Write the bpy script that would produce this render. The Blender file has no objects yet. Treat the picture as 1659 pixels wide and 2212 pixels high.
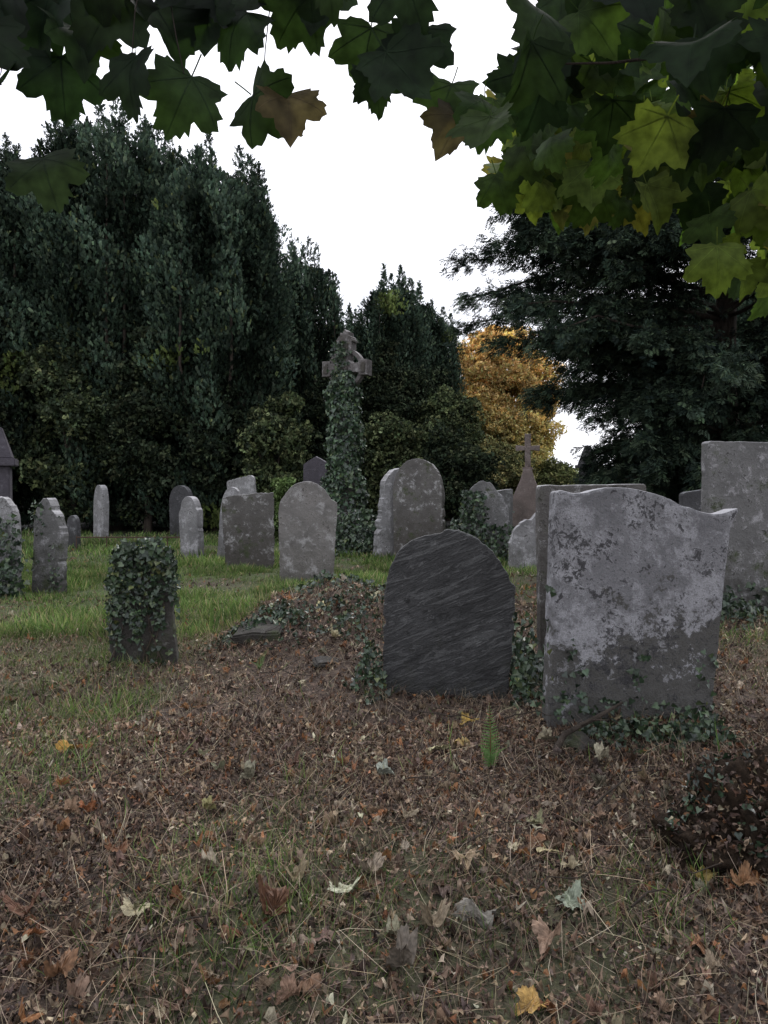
import bpy, bmesh, math
import numpy as np
from mathutils import Vector, Matrix, noise
rng = np.random.default_rng(11)
S = bpy.context.scene
COL = S.collection
R_ = math.radians

# ------------------------------------------------------------------ helpers
def link(o, parent=None, label=None, category=None, kind=None, group=None):
    COL.objects.link(o)
    if parent: o.parent = parent
    if label: o["label"] = label
    if category: o["category"] = category
    if kind: o["kind"] = kind
    if group: o["group"] = group
    return o

def empty(name, loc, **kw):
    e = bpy.data.objects.new(name, None); e.location = loc; e.empty_display_size = .2
    return link(e, **kw)

def np_mesh(name, V, T, C=None, mat=None, smooth=False):
    me = bpy.data.meshes.new(name)
    V = np.asarray(V, np.float32); T = np.asarray(T, np.int32)
    me.vertices.add(len(V)); me.vertices.foreach_set('co', V.ravel())
    me.loops.add(T.size); me.loops.foreach_set('vertex_index', T.ravel())
    me.polygons.add(len(T)); me.polygons.foreach_set('loop_start', np.arange(len(T), dtype=np.int32)*T.shape[1])
    me.update(calc_edges=True)
    if C is not None:
        a = me.color_attributes.new('col', 'FLOAT_COLOR', 'POINT')
        rgba = np.ones((len(V), 4), np.float32); rgba[:, :3] = C
        a.data.foreach_set('color', rgba.ravel())
    me.polygons.foreach_set('use_smooth', np.full(len(T), smooth))
    if mat: me.materials.append(mat)
    return me

def nz(a): return a/np.maximum(np.linalg.norm(a, axis=-1, keepdims=True), 1e-9)

def basis(d, n):
    d = nz(d); X = nz(np.cross(d, n)); Z = np.cross(X, d)
    return np.stack([X, d, Z], axis=-1)          # columns

def scatter(tpl, pos, B, sc, col):
    TV, TT = tpl[0], tpl[1]
    k, n = len(pos), len(TV)
    V = pos[:, None, :] + np.einsum('kij,nj->kni', B, TV)*np.asarray(sc).reshape(-1, 1, 1)
    T = TT[None] + (np.arange(k)*n)[:, None, None]
    C = np.repeat(col[:, None, :], n, axis=1)
    if len(tpl) > 2: C = C*tpl[2][None, :, None]
    return V.reshape(-1, 3), T.reshape(-1, 3), C.reshape(-1, 3)

def merge(parts):
    Vs, Ts, Cs, o = [], [], [], 0
    for v, t, c in parts:
        Vs.append(v); Ts.append(t+o); Cs.append(c); o += len(v)
    return np.concatenate(Vs), np.concatenate(Ts), np.concatenate(Cs)

def rand_dirs(k):
    return nz(rng.normal(size=(k, 3)))

def snoise(P, f, seed=0):
    r = np.random.default_rng(seed); out = np.zeros(len(P))
    for i in range(5):
        w = r.normal(size=3); w /= np.linalg.norm(w)
        out += np.sin(P @ w*f*(1+.45*i)+r.uniform(0, 6.28))
    return out/3.2

def pick(pal, w, k, var=.25):
    pal = np.array(pal); w = np.array(w, float); w /= w.sum()
    c = pal[rng.choice(len(pal), k, p=w)]
    return np.clip(c*rng.uniform(1-var, 1+var, (k, 1))*rng.uniform(.93, 1.07, (k, 3)), 0, 1)

def tube(pts, rad, seg=8, wob=0):
    pts = np.array(pts, float); n = len(pts); V = []; T = []
    for i in range(n):
        d = pts[min(i+1, n-1)]-pts[max(i-1, 0)]; d /= np.linalg.norm(d)+1e-9
        a = np.cross(d, [0.13, 1, .21]); a /= np.linalg.norm(a); b = np.cross(d, a)
        for j in range(seg):
            t = 2*math.pi*j/seg
            rr = rad[i]*(1+wob*math.sin(3*t+i*.7)+wob*.6*math.sin(7*t+i))
            V.append(pts[i]+rr*(math.cos(t)*a+math.sin(t)*b))
    for i in range(n-1):
        for j in range(seg):
            p, q = i*seg+j, i*seg+(j+1) % seg
            T += [(p, q, q+seg), (p, q+seg, p+seg)]
    return np.array(V), np.array(T), np.ones((len(V), 3))

def curve_pts(a, b, sag=0, n=8, jit=.0):
    a = np.array(a, float); b = np.array(b, float); t = np.linspace(0, 1, n)[:, None]
    p = a+(b-a)*t; p[:, 2] += sag*4*(t*(1-t))[:, 0]
    p[1:-1] += rng.normal(size=(n-2, 3))*jit
    return p

# ------------------------------------------------------------------ materials
def new_mat(name):
    m = bpy.data.materials.new(name); m.use_nodes = True
    nt = m.node_tree; nt.nodes.clear()
    out = nt.nodes.new('ShaderNodeOutputMaterial')
    return m, nt, out

def N(nt, typ, **kw):
    n = nt.nodes.new(typ)
    for k, v in kw.items():
        if k in n.inputs: n.inputs[k].default_value = v
        else: setattr(n, k, v)
    return n

def ramp(nt, src, stops):
    r = nt.nodes.new('ShaderNodeValToRGB')
    e = r.color_ramp.elements
    while len(e) < len(stops): e.new(.5)
    for el, (p, c) in zip(e, stops):
        el.position = p
        el.color = (c, c, c, 1) if not hasattr(c, '__len__') else (*c, 1)
    nt.links.new(src, r.inputs[0]); return r.outputs[0]

def mix(nt, f, a, b, mode='MIX'):
    m = nt.nodes.new('ShaderNodeMix'); m.data_type = 'RGBA'; m.blend_type = mode
    for s, v in ((0, f), (6, a), (7, b)):
        if hasattr(v, 'is_output'): nt.links.new(v, m.inputs[s])
        elif s == 0: m.inputs[0].default_value = v
        else: m.inputs[s].default_value = (*v, 1)
    return m.outputs[2]

def math_n(nt, op, a, b=None):
    m = nt.nodes.new('ShaderNodeMath'); m.operation = op
    for i, v in enumerate((a, b)):
        if v is None: continue
        if hasattr(v, 'is_output'): nt.links.new(v, m.inputs[i])
        else: m.inputs[i].default_value = v
    return m.outputs[0]

def leaf_mat(name, trans=.25, rough=.55, gain=(1.5, 1.6, .7), spec=.35, nscale=40, nlow=.7, simple=False):
    m, nt, out = new_mat(name); L = nt.links
    a = N(nt, 'ShaderNodeVertexColor', layer_name='col'); c = a.outputs[0]
    if nscale:
        tc = N(nt, 'ShaderNodeTexCoord'); no = N(nt, 'ShaderNodeTexNoise', Scale=float(nscale), Detail=3.0)
        L.new(tc.outputs['Object'], no.inputs['Vector'])
        c = mix(nt, 1.0, c, ramp(nt, no.outputs[0], [(.3, nlow), (.7, 1.2)]), 'MULTIPLY')
    if simple:
        p = N(nt, 'ShaderNodeBsdfDiffuse'); L.new(c, p.inputs[0])
    else:
        p = N(nt, 'ShaderNodeBsdfPrincipled', Roughness=rough)
        p.inputs['Specular IOR Level'].default_value = spec
        L.new(c, p.inputs['Base Color'])
    if trans > 0:
        t = N(nt, 'ShaderNodeBsdfTranslucent'); L.new(mix(nt, 1.0, c, gain, 'MULTIPLY'), t.inputs[0])
        ms = N(nt, 'ShaderNodeMixShader'); ms.inputs[0].default_value = trans
        L.new(p.outputs[0], ms.inputs[1]); L.new(t.outputs[0], ms.inputs[2]); L.new(ms.outputs[0], out.inputs[0])
    else: L.new(p.outputs[0], out.inputs[0])
    return m

M_yew = leaf_mat('yew_foliage', 0, nscale=0, simple=True)
M_ivy = leaf_mat('ivy_leaves', 0, .36, spec=.5, nscale=0)
M_syc = leaf_mat('sycamore_leaves', .5, .6, gain=(1.5, 1.6, .6), spec=.15, nscale=30, nlow=.5)
M_litter = leaf_mat('dead_leaves', 0, .65, spec=.3, nscale=60, nlow=.45)
M_straw = leaf_mat('dry_straw', 0, nscale=0, simple=True)
M_grass = leaf_mat('grass_blades', .3, .5, gain=(1.2, 1.3, .8), nscale=0, simple=True)
M_autumn = leaf_mat('autumn_foliage', .3, .6, gain=(1.3, 1.15, .6), nscale=0, simple=True)

def bark_mat(name='bark', a=(.018, .014, .012), b_=(.085, .068, .055), sz=.25, sc=14.0):
    m, nt, out = new_mat(name); L = nt.links
    tc = N(nt, 'ShaderNodeTexCoord'); mp = N(nt, 'ShaderNodeMapping'); mp.inputs['Scale'].default_value = (1, 1, sz)
    L.new(tc.outputs['Object'], mp.inputs[0])
    n = N(nt, 'ShaderNodeTexNoise', Scale=sc, Detail=10.0, Roughness=.75); L.new(mp.outputs[0], n.inputs[0])
    c = ramp(nt, n.outputs[0], [(.3, a), (.7, b_)])
    p = N(nt, 'ShaderNodeBsdfPrincipled', Roughness=.95); p.inputs['Specular IOR Level'].default_value = .15; L.new(c, p.inputs[0])
    b = N(nt, 'ShaderNodeBump', Strength=1.0, Distance=.03); L.new(n.outputs[0], b.inputs['Height']); L.new(b.outputs[0], p.inputs['Normal'])
    L.new(p.outputs[0], out.inputs[0]); return m
M_bark = bark_mat()
M_rot = bark_mat('rotten_earthy_wood', (.008, .006, .004), (.055, .036, .024), 1, 22.0)

def stone_mat(name, base, dark, lichen, l_amt=.5, d_amt=.5, damp=.3, damp_soft=.25, damp_col=(.035, .035, .03), streak=False,
              moss=0., pit_scale=24., slant=0., bumpd=.02, top=1.0, spots=.55):
    """weathered stone: base mottling, pale crust lichen, dark pits, damp foot"""
    m, nt, out = new_mat(name); L = nt.links
    tc = N(nt, 'ShaderNodeTexCoord'); oi = N(nt, 'ShaderNodeObjectInfo')
    off = N(nt, 'ShaderNodeVectorMath', operation='SCALE'); off.inputs[0].default_value = (7, 3, 5)
    L.new(oi.outputs['Random'], off.inputs['Scale'])
    ad = N(nt, 'ShaderNodeVectorMath', operation='ADD'); L.new(tc.outputs['Object'], ad.inputs[0]); L.new(off.outputs[0], ad.inputs[1])
    vec = ad.outputs[0]
    n1 = N(nt, 'ShaderNodeTexNoise', Scale=3.5, Detail=9.0, Roughness=.65); L.new(vec, n1.inputs[0])
    n2 = N(nt, 'ShaderNodeTexNoise', Scale=6.0, Detail=12.0, Roughness=.74); L.new(vec, n2.inputs[0])
    n3 = N(nt, 'ShaderNodeTexNoise', Scale=pit_scale, Detail=8.0, Roughness=.7, Distortion=.6); L.new(vec, n3.inputs[0])
    n4 = N(nt, 'ShaderNodeTexNoise', Scale=pit_scale*2.6, Detail=6.0, Roughness=.7); L.new(vec, n4.inputs[0])
    nf = N(nt, 'ShaderNodeTexNoise', Scale=140.0, Detail=4.0); L.new(vec, nf.inputs[0])
    c = mix(nt, ramp(nt, n1.outputs[0], [(.35, 0), (.65, 1)]), tuple(x*.6 for x in base), base)
    hgt = n3.outputs[0]
    t = .62-.24*l_amt
    c = mix(nt, ramp(nt, n2.outputs[0], [(t, 0), (t+.09, .8)]), c, lichen)
    sx = N(nt, 'ShaderNodeSeparateXYZ'); L.new(tc.outputs['Object'], sx.inputs[0])
    zz = math_n(nt, 'ADD', sx.outputs[2], math_n(nt, 'MULTIPLY', sx.outputs[0], slant))
    zz = math_n(nt, 'ADD', zz, math_n(nt, 'MULTIPLY', math_n(nt, 'SUBTRACT', n2.outputs[0], .5), 2.8))
    mr = N(nt, 'ShaderNodeMapRange'); L.new(zz, mr.inputs[0])
    mr.inputs[1].default_value = damp-damp_soft/2; mr.inputs[2].default_value = damp+damp_soft/2
    mr.inputs[3].default_value = .88; mr.inputs[4].default_value = 0
    c = mix(nt, mr.outputs[0], c, damp_col)
    vo = N(nt, 'ShaderNodeTexVoronoi', Scale=7.0, Randomness=1.0)
    vd = N(nt, 'ShaderNodeVectorMath', operation='ADD'); L.new(vec, vd.inputs[0])
    nsc = N(nt, 'ShaderNodeVectorMath', operation='SCALE'); nsc.inputs['Scale'].default_value = .22
    L.new(n3.outputs['Color'], nsc.inputs[0]); L.new(nsc.outputs[0], vd.inputs[1]); L.new(vd.outputs[0], vo.inputs['Vector'])
    c = mix(nt, ramp(nt, vo.outputs['Distance'], [(.08+.12*l_amt, spots), (.14+.12*l_amt, 0)]), c, lichen)
    if streak:   # riven slate: diagonal layers, pale scratches
        m1 = N(nt, 'ShaderNodeMapping'); m1.inputs['Rotation'].default_value = (0, R_(24), 0); L.new(tc.outputs['Object'], m1.inputs[0])
        mp = N(nt, 'ShaderNodeMapping'); mp.inputs['Scale'].default_value = (1.3, 2, 8.5); L.new(m1.outputs[0], mp.inputs[0])
        ns = N(nt, 'ShaderNodeTexNoise', Scale=1.5, Detail=13.0, Roughness=.74, Distortion=1.3); L.new(mp.outputs[0], ns.inputs[0])
        mq = N(nt, 'ShaderNodeMapping'); mq.inputs['Scale'].default_value = (3.2, 4, 34); L.new(m1.outputs[0], mq.inputs[0])
        nq = N(nt, 'ShaderNodeTexNoise', Scale=1.3, Detail=8.0, Roughness=.65, Distortion=2.0); L.new(mq.outputs[0], nq.inputs[0])
        c = mix(nt, ramp(nt, ns.outputs[0], [(.50, 0), (.62, .65)]), c, tuple(x*.75 for x in lichen))
        c = mix(nt, ramp(nt, ns.outputs[0], [(.36, .85), (.46, 0)]), c, dark)
        scr = math_n(nt, 'MULTIPLY', ramp(nt, nq.outputs[0], [(.58, 0), (.64, .9)]), ramp(nt, n1.outputs[0], [(.42, .15), (.6, 1)]))
        c = mix(nt, scr, c, lichen)
        hgt = math_n(nt, 'ADD', math_n(nt, 'MULTIPLY', ramp(nt, ns.outputs[0], [(.40, 0), (.415, .3), (.50, .36), (.515, .66), (.60, .74), (.615, 1)]), .8), math_n(nt, 'MULTIPLY', nq.outputs[0], .9))
    t = .56+.12*(1-d_amt)
    lowf = math_n(nt, 'MULTIPLY', math_n(nt, 'SUBTRACT', n1.outputs[0], .5), .55)
    c = mix(nt, ramp(nt, math_n(nt, 'ADD', n3.outputs[0], lowf), [(t, 0), (t+.03, .9)]), c, dark)
    c = mix(nt, ramp(nt, math_n(nt, 'ADD', n4.outputs[0], lowf), [(t+.01, 0), (t+.05, .8)]), c, dark)
    c = mix(nt, ramp(nt, nf.outputs[0], [(.35, .4), (.6, 0)]), c, tuple(x*.45 for x in base))
    if moss > 0:
        c = mix(nt, ramp(nt, n1.outputs[0], [(.6-.1*moss, 0), (.7-.1*moss, .7)]), c, (.045, .06, .02))
    ge = N(nt, 'ShaderNodeNewGeometry'); sn = N(nt, 'ShaderNodeSeparateXYZ'); L.new(ge.outputs['Normal'], sn.inputs[0])
    up = math_n(nt, 'MULTIPLY', ramp(nt, sn.outputs[2], [(.35, 0), (.8, .75*top)]), ramp(nt, n2.outputs[0], [(.35, .2), (.5, 1)]))
    c = mix(nt, up, c, tuple(min(.6, x*1.25) for x in lichen))
    p = N(nt, 'ShaderNodeBsdfPrincipled', Roughness=.88); p.inputs['Specular IOR Level'].default_value = .3
    L.new(c, p.inputs[0])
    hh = math_n(nt, 'ADD', hgt, math_n(nt, 'MULTIPLY', nf.outputs[0], .25))
    hh = math_n(nt, 'ADD', hh, math_n(nt, 'MULTIPLY', n2.outputs[0], .9 if not streak else .25))
    b = N(nt, 'ShaderNodeBump', Strength=.9, Distance=bumpd); L.new(hh, b.inputs['Height']); L.new(b.outputs[0], p.inputs['Normal'])
    L.new(p.outputs[0], out.inputs[0]); return m

M_big = stone_mat('lichened_limestone', (.26, .255, .268), (.035, .033, .035), (.39, .385, .405), .55, .88, .52, .08, (.062, .058, .048), slant=-.3, pit_scale=21)
M_slate = stone_mat('dark_slate', (.075, .074, .075), (.026, .026, .026), (.24, .24, .24), 0, .3, .0, .4, (.045, .045, .038), streak=True, bumpd=.022, top=1, spots=.4)
M_pale = stone_mat('pale_weathered_stone', (.27, .262, .265), (.07, .065, .06), (.43, .42, .43), .45, .55, .05, .6, (.10, .095, .085))
M_cent = stone_mat('brownish_grey_stone', (.215, .20, .19), (.07, .063, .057), (.37, .36, .355), .4, .5, .2, .6, (.10, .092, .08))
M_grey = stone_mat('grey_mottled_stone', (.19, .185, .182), (.035, .033, .03), (.40, .39, .40), .35, .65, .35, .5, (.06, .056, .05), moss=.4)
M_brown = stone_mat('brown_stained_stone', (.14, .13, .122), (.03, .027, .025), (.44, .43, .43), .32, .65, .6, .7, (.065, .057, .05), moss=.4)
M_dark = stone_mat('dark_stone', (.08, .078, .082), (.02, .02, .02), (.23, .23, .235), .2, .5, .3, .5, (.035, .035, .032))
M_cross = stone_mat('grey_brown_sandstone', (.155, .14, .135), (.055, .048, .046), (.31, .295, .29), .25, .5, .1, .3, (.05, .045, .035), pit_scale=12)
M_pink = stone_mat('pale_pinkish_sandstone', (.33, .265, .245), (.15, .12, .11), (.44, .40, .38), .2, .3, .1, .3, (.12, .10, .09), pit_scale=12)
M_purp = stone_mat('purple_slate', (.09, .08, .095), (.03, .028, .032), (.17, .16, .18), .1, .3, .1, .3, (.03, .03, .03))
M_kerb = stone_mat('mossy_dark_stone', (.085, .078, .07), (.02, .018, .016), (.2, .19, .18), .1, .6, .1, .3, (.04, .035, .03), moss=.8, top=0)

# ------------------------------------------------------------------ ground
def gh(x, y):
    x = np.asarray(x, float); y = np.asarray(y, float)
    z = .018*np.sin(1.3*x+.9*y+.5)+.014*np.sin(2.9*x-2.1*y+1)+.010*np.sin(5.3*x+4.1*y)+.006*np.sin(11*x-7*y)
    m = np.exp(-((x+.5)/.85)**4-((y-7.45)/1.2)**4)
    z = z+m*(.33+.05*np.sin(7*x+3*y)+.035*np.sin(13*x-9*y)+.025*np.sin(23*x+17*y))
    z = z+.12*np.exp(-((x+.15)/.45)**2-((y-5.9)/.6)**2)
    z = z+.04*np.exp(-((x-1.2)/1.0)**2-((y-4.9)/.5)**2)
    z = z+.08*np.exp(-((x-2.0)/.6)**2-((y-3.2)/.6)**2)
    return z

def sm(a, b, t): 
    t = np.clip((t-a)/(b-a), 0, 1); return t*t*(3-2*t)

def grassiness(x, y):
    P = np.stack([x, y, 0*x], -1)
    n = snoise(P, 1.1, 3)*.5+snoise(P, 2.7, 4)*.35
    pn = snoise(P, 1.7, 8)*.6+snoise(P, 4.3, 9)*.3
    g = sm(7.0, 8.8, y+.5*n)*(1-sm(19, 24, y))*(1-.45*sm(.25, .6, pn))
    left = sm(.9, 2.2, -x+.4*n)*(sm(4.8, 6.4, y+.5*pn)*.85+.6*sm(3.2, 4.2, y)*(1-sm(4.8, 6.4, y+.5*pn))*sm(-.1, .35, pn))
    g = np.maximum(g, left*sm(-.45, .45, n+.15))
    g = np.maximum(g, sm(2.2, 3.2, x)*sm(5.0, 6.0, y)*.6*sm(-.4, .3, n))
    g = g*(1-.95*np.exp(-((x+.5)/1.05)**4-((y-7.5)/1.45)**4))
    g = g*(1-.8*np.exp(-((x+2.6)/.8)**2-((y-10.9)/.6)**2))
    g = g*(1-.7*sm(.3, 1.0, x)*(1-sm(11, 13, y)))
    g = np.maximum(g, .55*sm(.05, .5, n-.3*sm(-.1, .9, x))*(y > 1.9))
    return np.clip(g, 0, 1)

xs = 1.5*np.sinh(np.linspace(-6, 6, 281)); ys = 4+2*np.sinh(np.linspace(-3, 5.6, 300))
GX, GY = np.meshgrid(xs, ys)
fx, fy = GX.ravel(), GY.ravel()
GV = np.stack([fx, fy, gh(fx, fy)*np.exp(-(np.abs(fx)/60)**2)], -1)
nx, ny = len(xs), len(ys)
idx = np.arange(nx*ny).reshape(ny, nx)
GT = np.stack([idx[:-1, :-1], idx[:-1, 1:], idx[1:, 1:], idx[1:, :-1]], -1).reshape(-1, 4)
gr = grassiness(fx, fy)
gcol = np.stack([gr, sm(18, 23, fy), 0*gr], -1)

def ground_mat():
    m, nt, out = new_mat('leafy_ground'); L = nt.links
    a = N(nt, 'ShaderNodeVertexColor', layer_name='col'); sp = N(nt, 'ShaderNodeSeparateColor'); L.new(a.outputs[0], sp.inputs[0])
    tc = N(nt, 'ShaderNodeTexCoord'); v = tc.outputs['Object']
    vo = N(nt, 'ShaderNodeTexVoronoi', Scale=34.0); L.new(v, vo.inputs[0])
    n2 = N(nt, 'ShaderNodeTexNoise', Scale=60.0, Detail=6.0, Roughness=.7); L.new(v, n2.inputs[0])
    soil = ramp(nt, n2.outputs[0], [(.3, (.016, .011, .008)), (.7, (.08, .054, .04))])
    hsv = N(nt, 'ShaderNodeSeparateColor'); L.new(vo.outputs['Color'], hsv.inputs[0])
    lc = ramp(nt, hsv.outputs[0], [(0, (.03, .02, .015)), (.4, (.08, .05, .036)), (.75, (.125, .083, .06)), (1, (.19, .13, .09))])
    c = mix(nt, .55, soil, lc)
    gc = ramp(nt, n2.outputs[0], [(.3, (.03, .045, .015)), (.7, (.11, .14, .05))])
    c = mix(nt, math_n(nt, 'MULTIPLY', sp.outputs[0], .9), c, gc)
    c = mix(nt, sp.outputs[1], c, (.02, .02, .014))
    p = N(nt, 'ShaderNodeBsdfPrincipled', Roughness=.95); L.new(c, p.inputs[0])
    h = math_n(nt, 'ADD', math_n(nt, 'MULTIPLY', vo.outputs['Distance'], .8), n2.outputs[0])
    b = N(nt, 'ShaderNodeBump', Strength=1.0, Distance=.025); L.new(h, b.inputs['Height']); L.new(b.outputs[0], p.inputs['Normal'])
    L.new(p.outputs[0], out.inputs[0]); return m
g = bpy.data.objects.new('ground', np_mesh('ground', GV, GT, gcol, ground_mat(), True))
link(g, label='leaf-strewn churchyard ground with patches of grass', category='ground', kind='structure')

# ------------------------------------------------------------------ leaf templates
HALF = [(-90, .36), (-76, .46), (-62, .54), (-52, .60), (-43, .70), (-36, .67), (-26, .80), (-19, .70), (-12, .66), (-5, .59),
        (2, .69), (7, .71), (12, .83), (18, .82), (25, .94), (31, .82), (36, .82), (42, .69), (48, .56), (55, .60), (61, .72), (66, .68),
        (72, .80), (77, .76), (83, .84), (90, .94)]
def maple(fold=.2, curl=.3, crump=.05, seed=0, petiole=True, rough=.5, veins=False, spiky=.04):
    r = np.random.default_rng(seed)
    an = [a for a, _ in HALF]+[180-a for a, _ in HALF[-2:0:-1]]
    ra = np.array([q for _, q in HALF]+[q for _, q in HALF[-2:0:-1]])
    ra = ra*(1+r.normal(size=len(ra))*spiky)
    an = np.radians(np.array(an)+r.normal(size=len(ra))*.8); n = len(an)
    V = [(0, .38, 0)]; sh = [1.1]
    for k in (.35, .7, 1.0):
        for a, q in zip(an, ra):
            V.append((q*k*math.cos(a), .38+q*k*math.sin(a), 0))
            sh.append(1.0 if k < 1 else .9)
    V = np.array(V, float); T = []
    for j in range(n):
        T.append((0, 1+j, 1+(j+1) % n))
        for rg in range(2):
            a, b = 1+rg*n+j, 1+rg*n+(j+1) % n
            T += [(a, a+n, b+n), (a, b+n, b)]
    def zf(V):
        return fold*np.sqrt(V[:, 0]**2+.01)-curl*(V[:, 1]-.3)**2+curl*.3*V[:, 0]**2+crump*(np.sin(V[:, 0]*5+ph[0])+np.sin(V[:, 1]*5.5+ph[1]))
    ph = r.uniform(0, 6, 2)
    V[:, 2] = zf(V)+r.normal(size=len(V))*crump*rough
    if veins:
        for t in (-26, 25, 90, 155, 206):
            a = math.radians(t); ct, st_ = math.cos(a), math.sin(a); rl = .86 if t == 90 else (.83 if t in (25, 155) else .68)
            P = []
            for s in np.linspace(0, 1, 6):
                tip = np.array([ct*rl, .38+st_*rl]); P.append(np.array([0, .02])*(1-s)+tip*s)
            w = np.linspace(.013, .003, 6); nrm = nz(np.array([-(P[-1]-P[0])[1], (P[-1]-P[0])[0]]))
            for sgn in (1, -1):
                Q = []
                for p_, w_ in zip(P, w): Q += [(p_[0]+nrm[0]*w_, p_[1]+nrm[1]*w_, 0), (p_[0]-nrm[0]*w_, p_[1]-nrm[1]*w_, 0)]
                Q = np.array(Q); Q[:, 2] = zf(Q)+sgn*.008; o = len(V); V = np.vstack([V, Q]); sh += [1.5]*len(Q)
                for i in range(5): T += [(o+2*i, o+2*i+1, o+2*i+3), (o+2*i, o+2*i+3, o+2*i+2)]
    if petiole:
        o = len(V); w = .014
        V = np.vstack([V, [(-w, .03, 0), (w, .03, 0), (-w, -.2, .03), (w, -.2, .03), (-w, -.4, .1), (w, -.4, .1)]])
        T += [(o, o+1, o+3), (o, o+3, o+2), (o+2, o+3, o+5), (o+2, o+5, o+4)]; sh += [1.0]*6
    return V-np.array([0, .4, 0]), np.array(T), np.array(sh)

def ovate(curl=.4, seed=0):
    r = np.random.default_rng(seed)
    V = [(0, -.5, 0), (.24, -.2, 0), (.3, .1, 0), (.16, .38, 0), (0, .55, 0), (-.16, .38, 0), (-.3, .1, 0), (-.24, -.2, 0), (0, 0, 0)]
    V = np.array(V, float)*(1+r.normal(size=(9, 1))*.2)
    V[:, 2] = curl*(V[:, 0]**2*3-V[:, 1]**2)+r.normal(size=9)*.09
    T = [(8, i, (i+1) % 8) for i in range(8)]
    return V, np.array(T), np.array([.9, 1, 1, 1, .9, 1, 1, 1, 1.1])

def ivyleaf():
    V = np.array([(0, 0, 0), (.28, -.14, .02), (.5, .12, .06), (.3, .38, .04), (0, .85, -.05), (-.3, .38, .04), (-.5, .12, .06), (-.28, -.14, .02), (0, .25, -.04)], float)
    T = [(8, i, (i+1) % 8) for i in range(8)]
    return V, np.array(T), np.array([1.2, .95, .9, .95, .9, .95, .9, .95, 1.25])

def sprig(nb=7, spread=.5, w=.07, seed=0, flat=False):
    r = np.random.default_rng(seed); V = []; T = []; sh = []
    for i in range(nb):
        t = i/nb
        base = np.array([0, .75*t, 0])
        side = (-1)**i
        d = np.array([side*spread, 1, 0 if flat else r.uniform(-.45, .45)]); d /= np.linalg.norm(d)
        ln = .55-.22*t+r.uniform(-.06, .06); s = np.array([d[1], -d[0], r.uniform(-.5, .5)*(.3 if flat else 1)])*w
        o = len(V); V += [base, base+d*ln*.5+s, base+d*ln, base+d*ln*.5-s]; T += [(o, o+1, o+2), (o, o+2, o+3)]; sh += [.75, 1, 1.15, 1]
    return np.array(V), np.array(T), np.array(sh)

def tuft3(seed=0):
    r = np.random.default_rng(seed); V = []; T = []; sh = []
    for i in range(5):
        c = r.uniform(-.4, .4, 3); a = nz(r.normal(size=3)); b = nz(np.cross(a, r.normal(size=3)))
        o = len(V); q = r.uniform(.75, 1.25)
        V += [c-a*.3, c+b*.2, c+a*.34, c-b*.2]; T += [(o, o+1, o+2), (o, o+2, o+3)]; sh += [q]*4
    return np.array(V), np.array(T), np.array(sh)

MAP_HANG = [maple(.14, .35, .03, i, rough=0, veins=True) for i in range(3)]+[maple(.3, -.25, .04, 5, rough=0, veins=True), maple(-.2, .5, .04, 6, rough=0, veins=True), maple(.45, .45, .04, 7, rough=0, veins=True)]
MAP_LIT = [maple(.35, .5, .07, 20+i) for i in range(3)]+[maple(-.2, -.6, .09, 30+i) for i in range(3)]+[maple(.9, .4, .1, 40), maple(1.4, .8, .12, 41)]
MAP_CR = [maple(1.1, .9, .13, 50, False), maple(-1.2, .5, .13, 51, False), maple(.8, -1.3, .14, 52, False), maple(-.4, 1.5, .15, 53, False), maple(.5, .9, .12, 54, False)]
OV = [ovate(.5, 1), ovate(-.6, 2), ovate(1.4, 3), ovate(.2, 4), ovate(-1.6, 5), ovate(2.2, 6)]
IVL = ivyleaf()

# ------------------------------------------------------------------ headstones
def resample(P, step):
    out = []
    for a, b in zip(P[:-1], P[1:]):
        a = np.array(a); b = np.array(b); n = max(1, int(np.linalg.norm(b-a)/step))
        for i in range(n): out.append(a+(b-a)*i/n)
    out.append(np.array(P[-1])); return out

def smooth_path(P, it=2):
    P = [np.array(p, float) for p in P]
    for _ in range(it):
        Q = [P[0]]
        for a, b in zip(P[:-1], P[1:]): Q += [a*.75+b*.25, a*.25+b*.75]
        Q.append(P[-1]); P = Q
    return P

def slab_mesh(name, outline, t, mat, jit=.004, bevel=.01, step=.025, seed=0.):
    """outline (x,z) metres, closed; extruded along y with worn, chipped arris"""
    pts = resample(list(outline)+[outline[0]], step)[:-1]
    bm = bmesh.new(); vs = []
    c = np.mean(np.array(pts), axis=0)
    for p in pts:
        d = nz(p-c); k = noise.noise(Vector((p[0]*5, seed, p[1]*5)))*jit*1.2+noise.noise(Vector((p[0]*22, seed+3, p[1]*22)))*jit
        ch = noise.noise(Vector((p[0]*9, seed+9, p[1]*9)))
        if ch > .38: k -= (ch-.38)*jit*9
        q = p+d*k; vs.append(bm.verts.new((q[0], -t/2, q[1])))
    f = bm.faces.new(vs)
    r = bmesh.ops.extrude_face_region(bm, geom=[f])
    ev = [v for v in r['geom'] if isinstance(v, bmesh.types.BMVert)]
    bmesh.ops.translate(bm, verts=ev, vec=(0, t, 0))
    bmesh.ops.recalc_face_normals(bm, faces=bm.faces)
    edges = [e for e in bm.edges if abs(e.verts[0].co.y-e.verts[1].co.y) < 1e-6]
    if bevel > 0: bmesh.ops.bevel(bm, geom=edges, offset=bevel, segments=2, affect='EDGES', profile=.6)
    for v in bm.verts:
        v.co.y += noise.noise(v.co*4+Vector((seed, 0, 0)))*jit*1.5
    bmesh.ops.triangulate(bm, faces=[f for f in bm.faces if len(f.verts) > 4])
    me = bpy.data.meshes.new(name); bm.to_mesh(me); bm.free()
    me.materials.append(mat)
    return me

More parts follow.
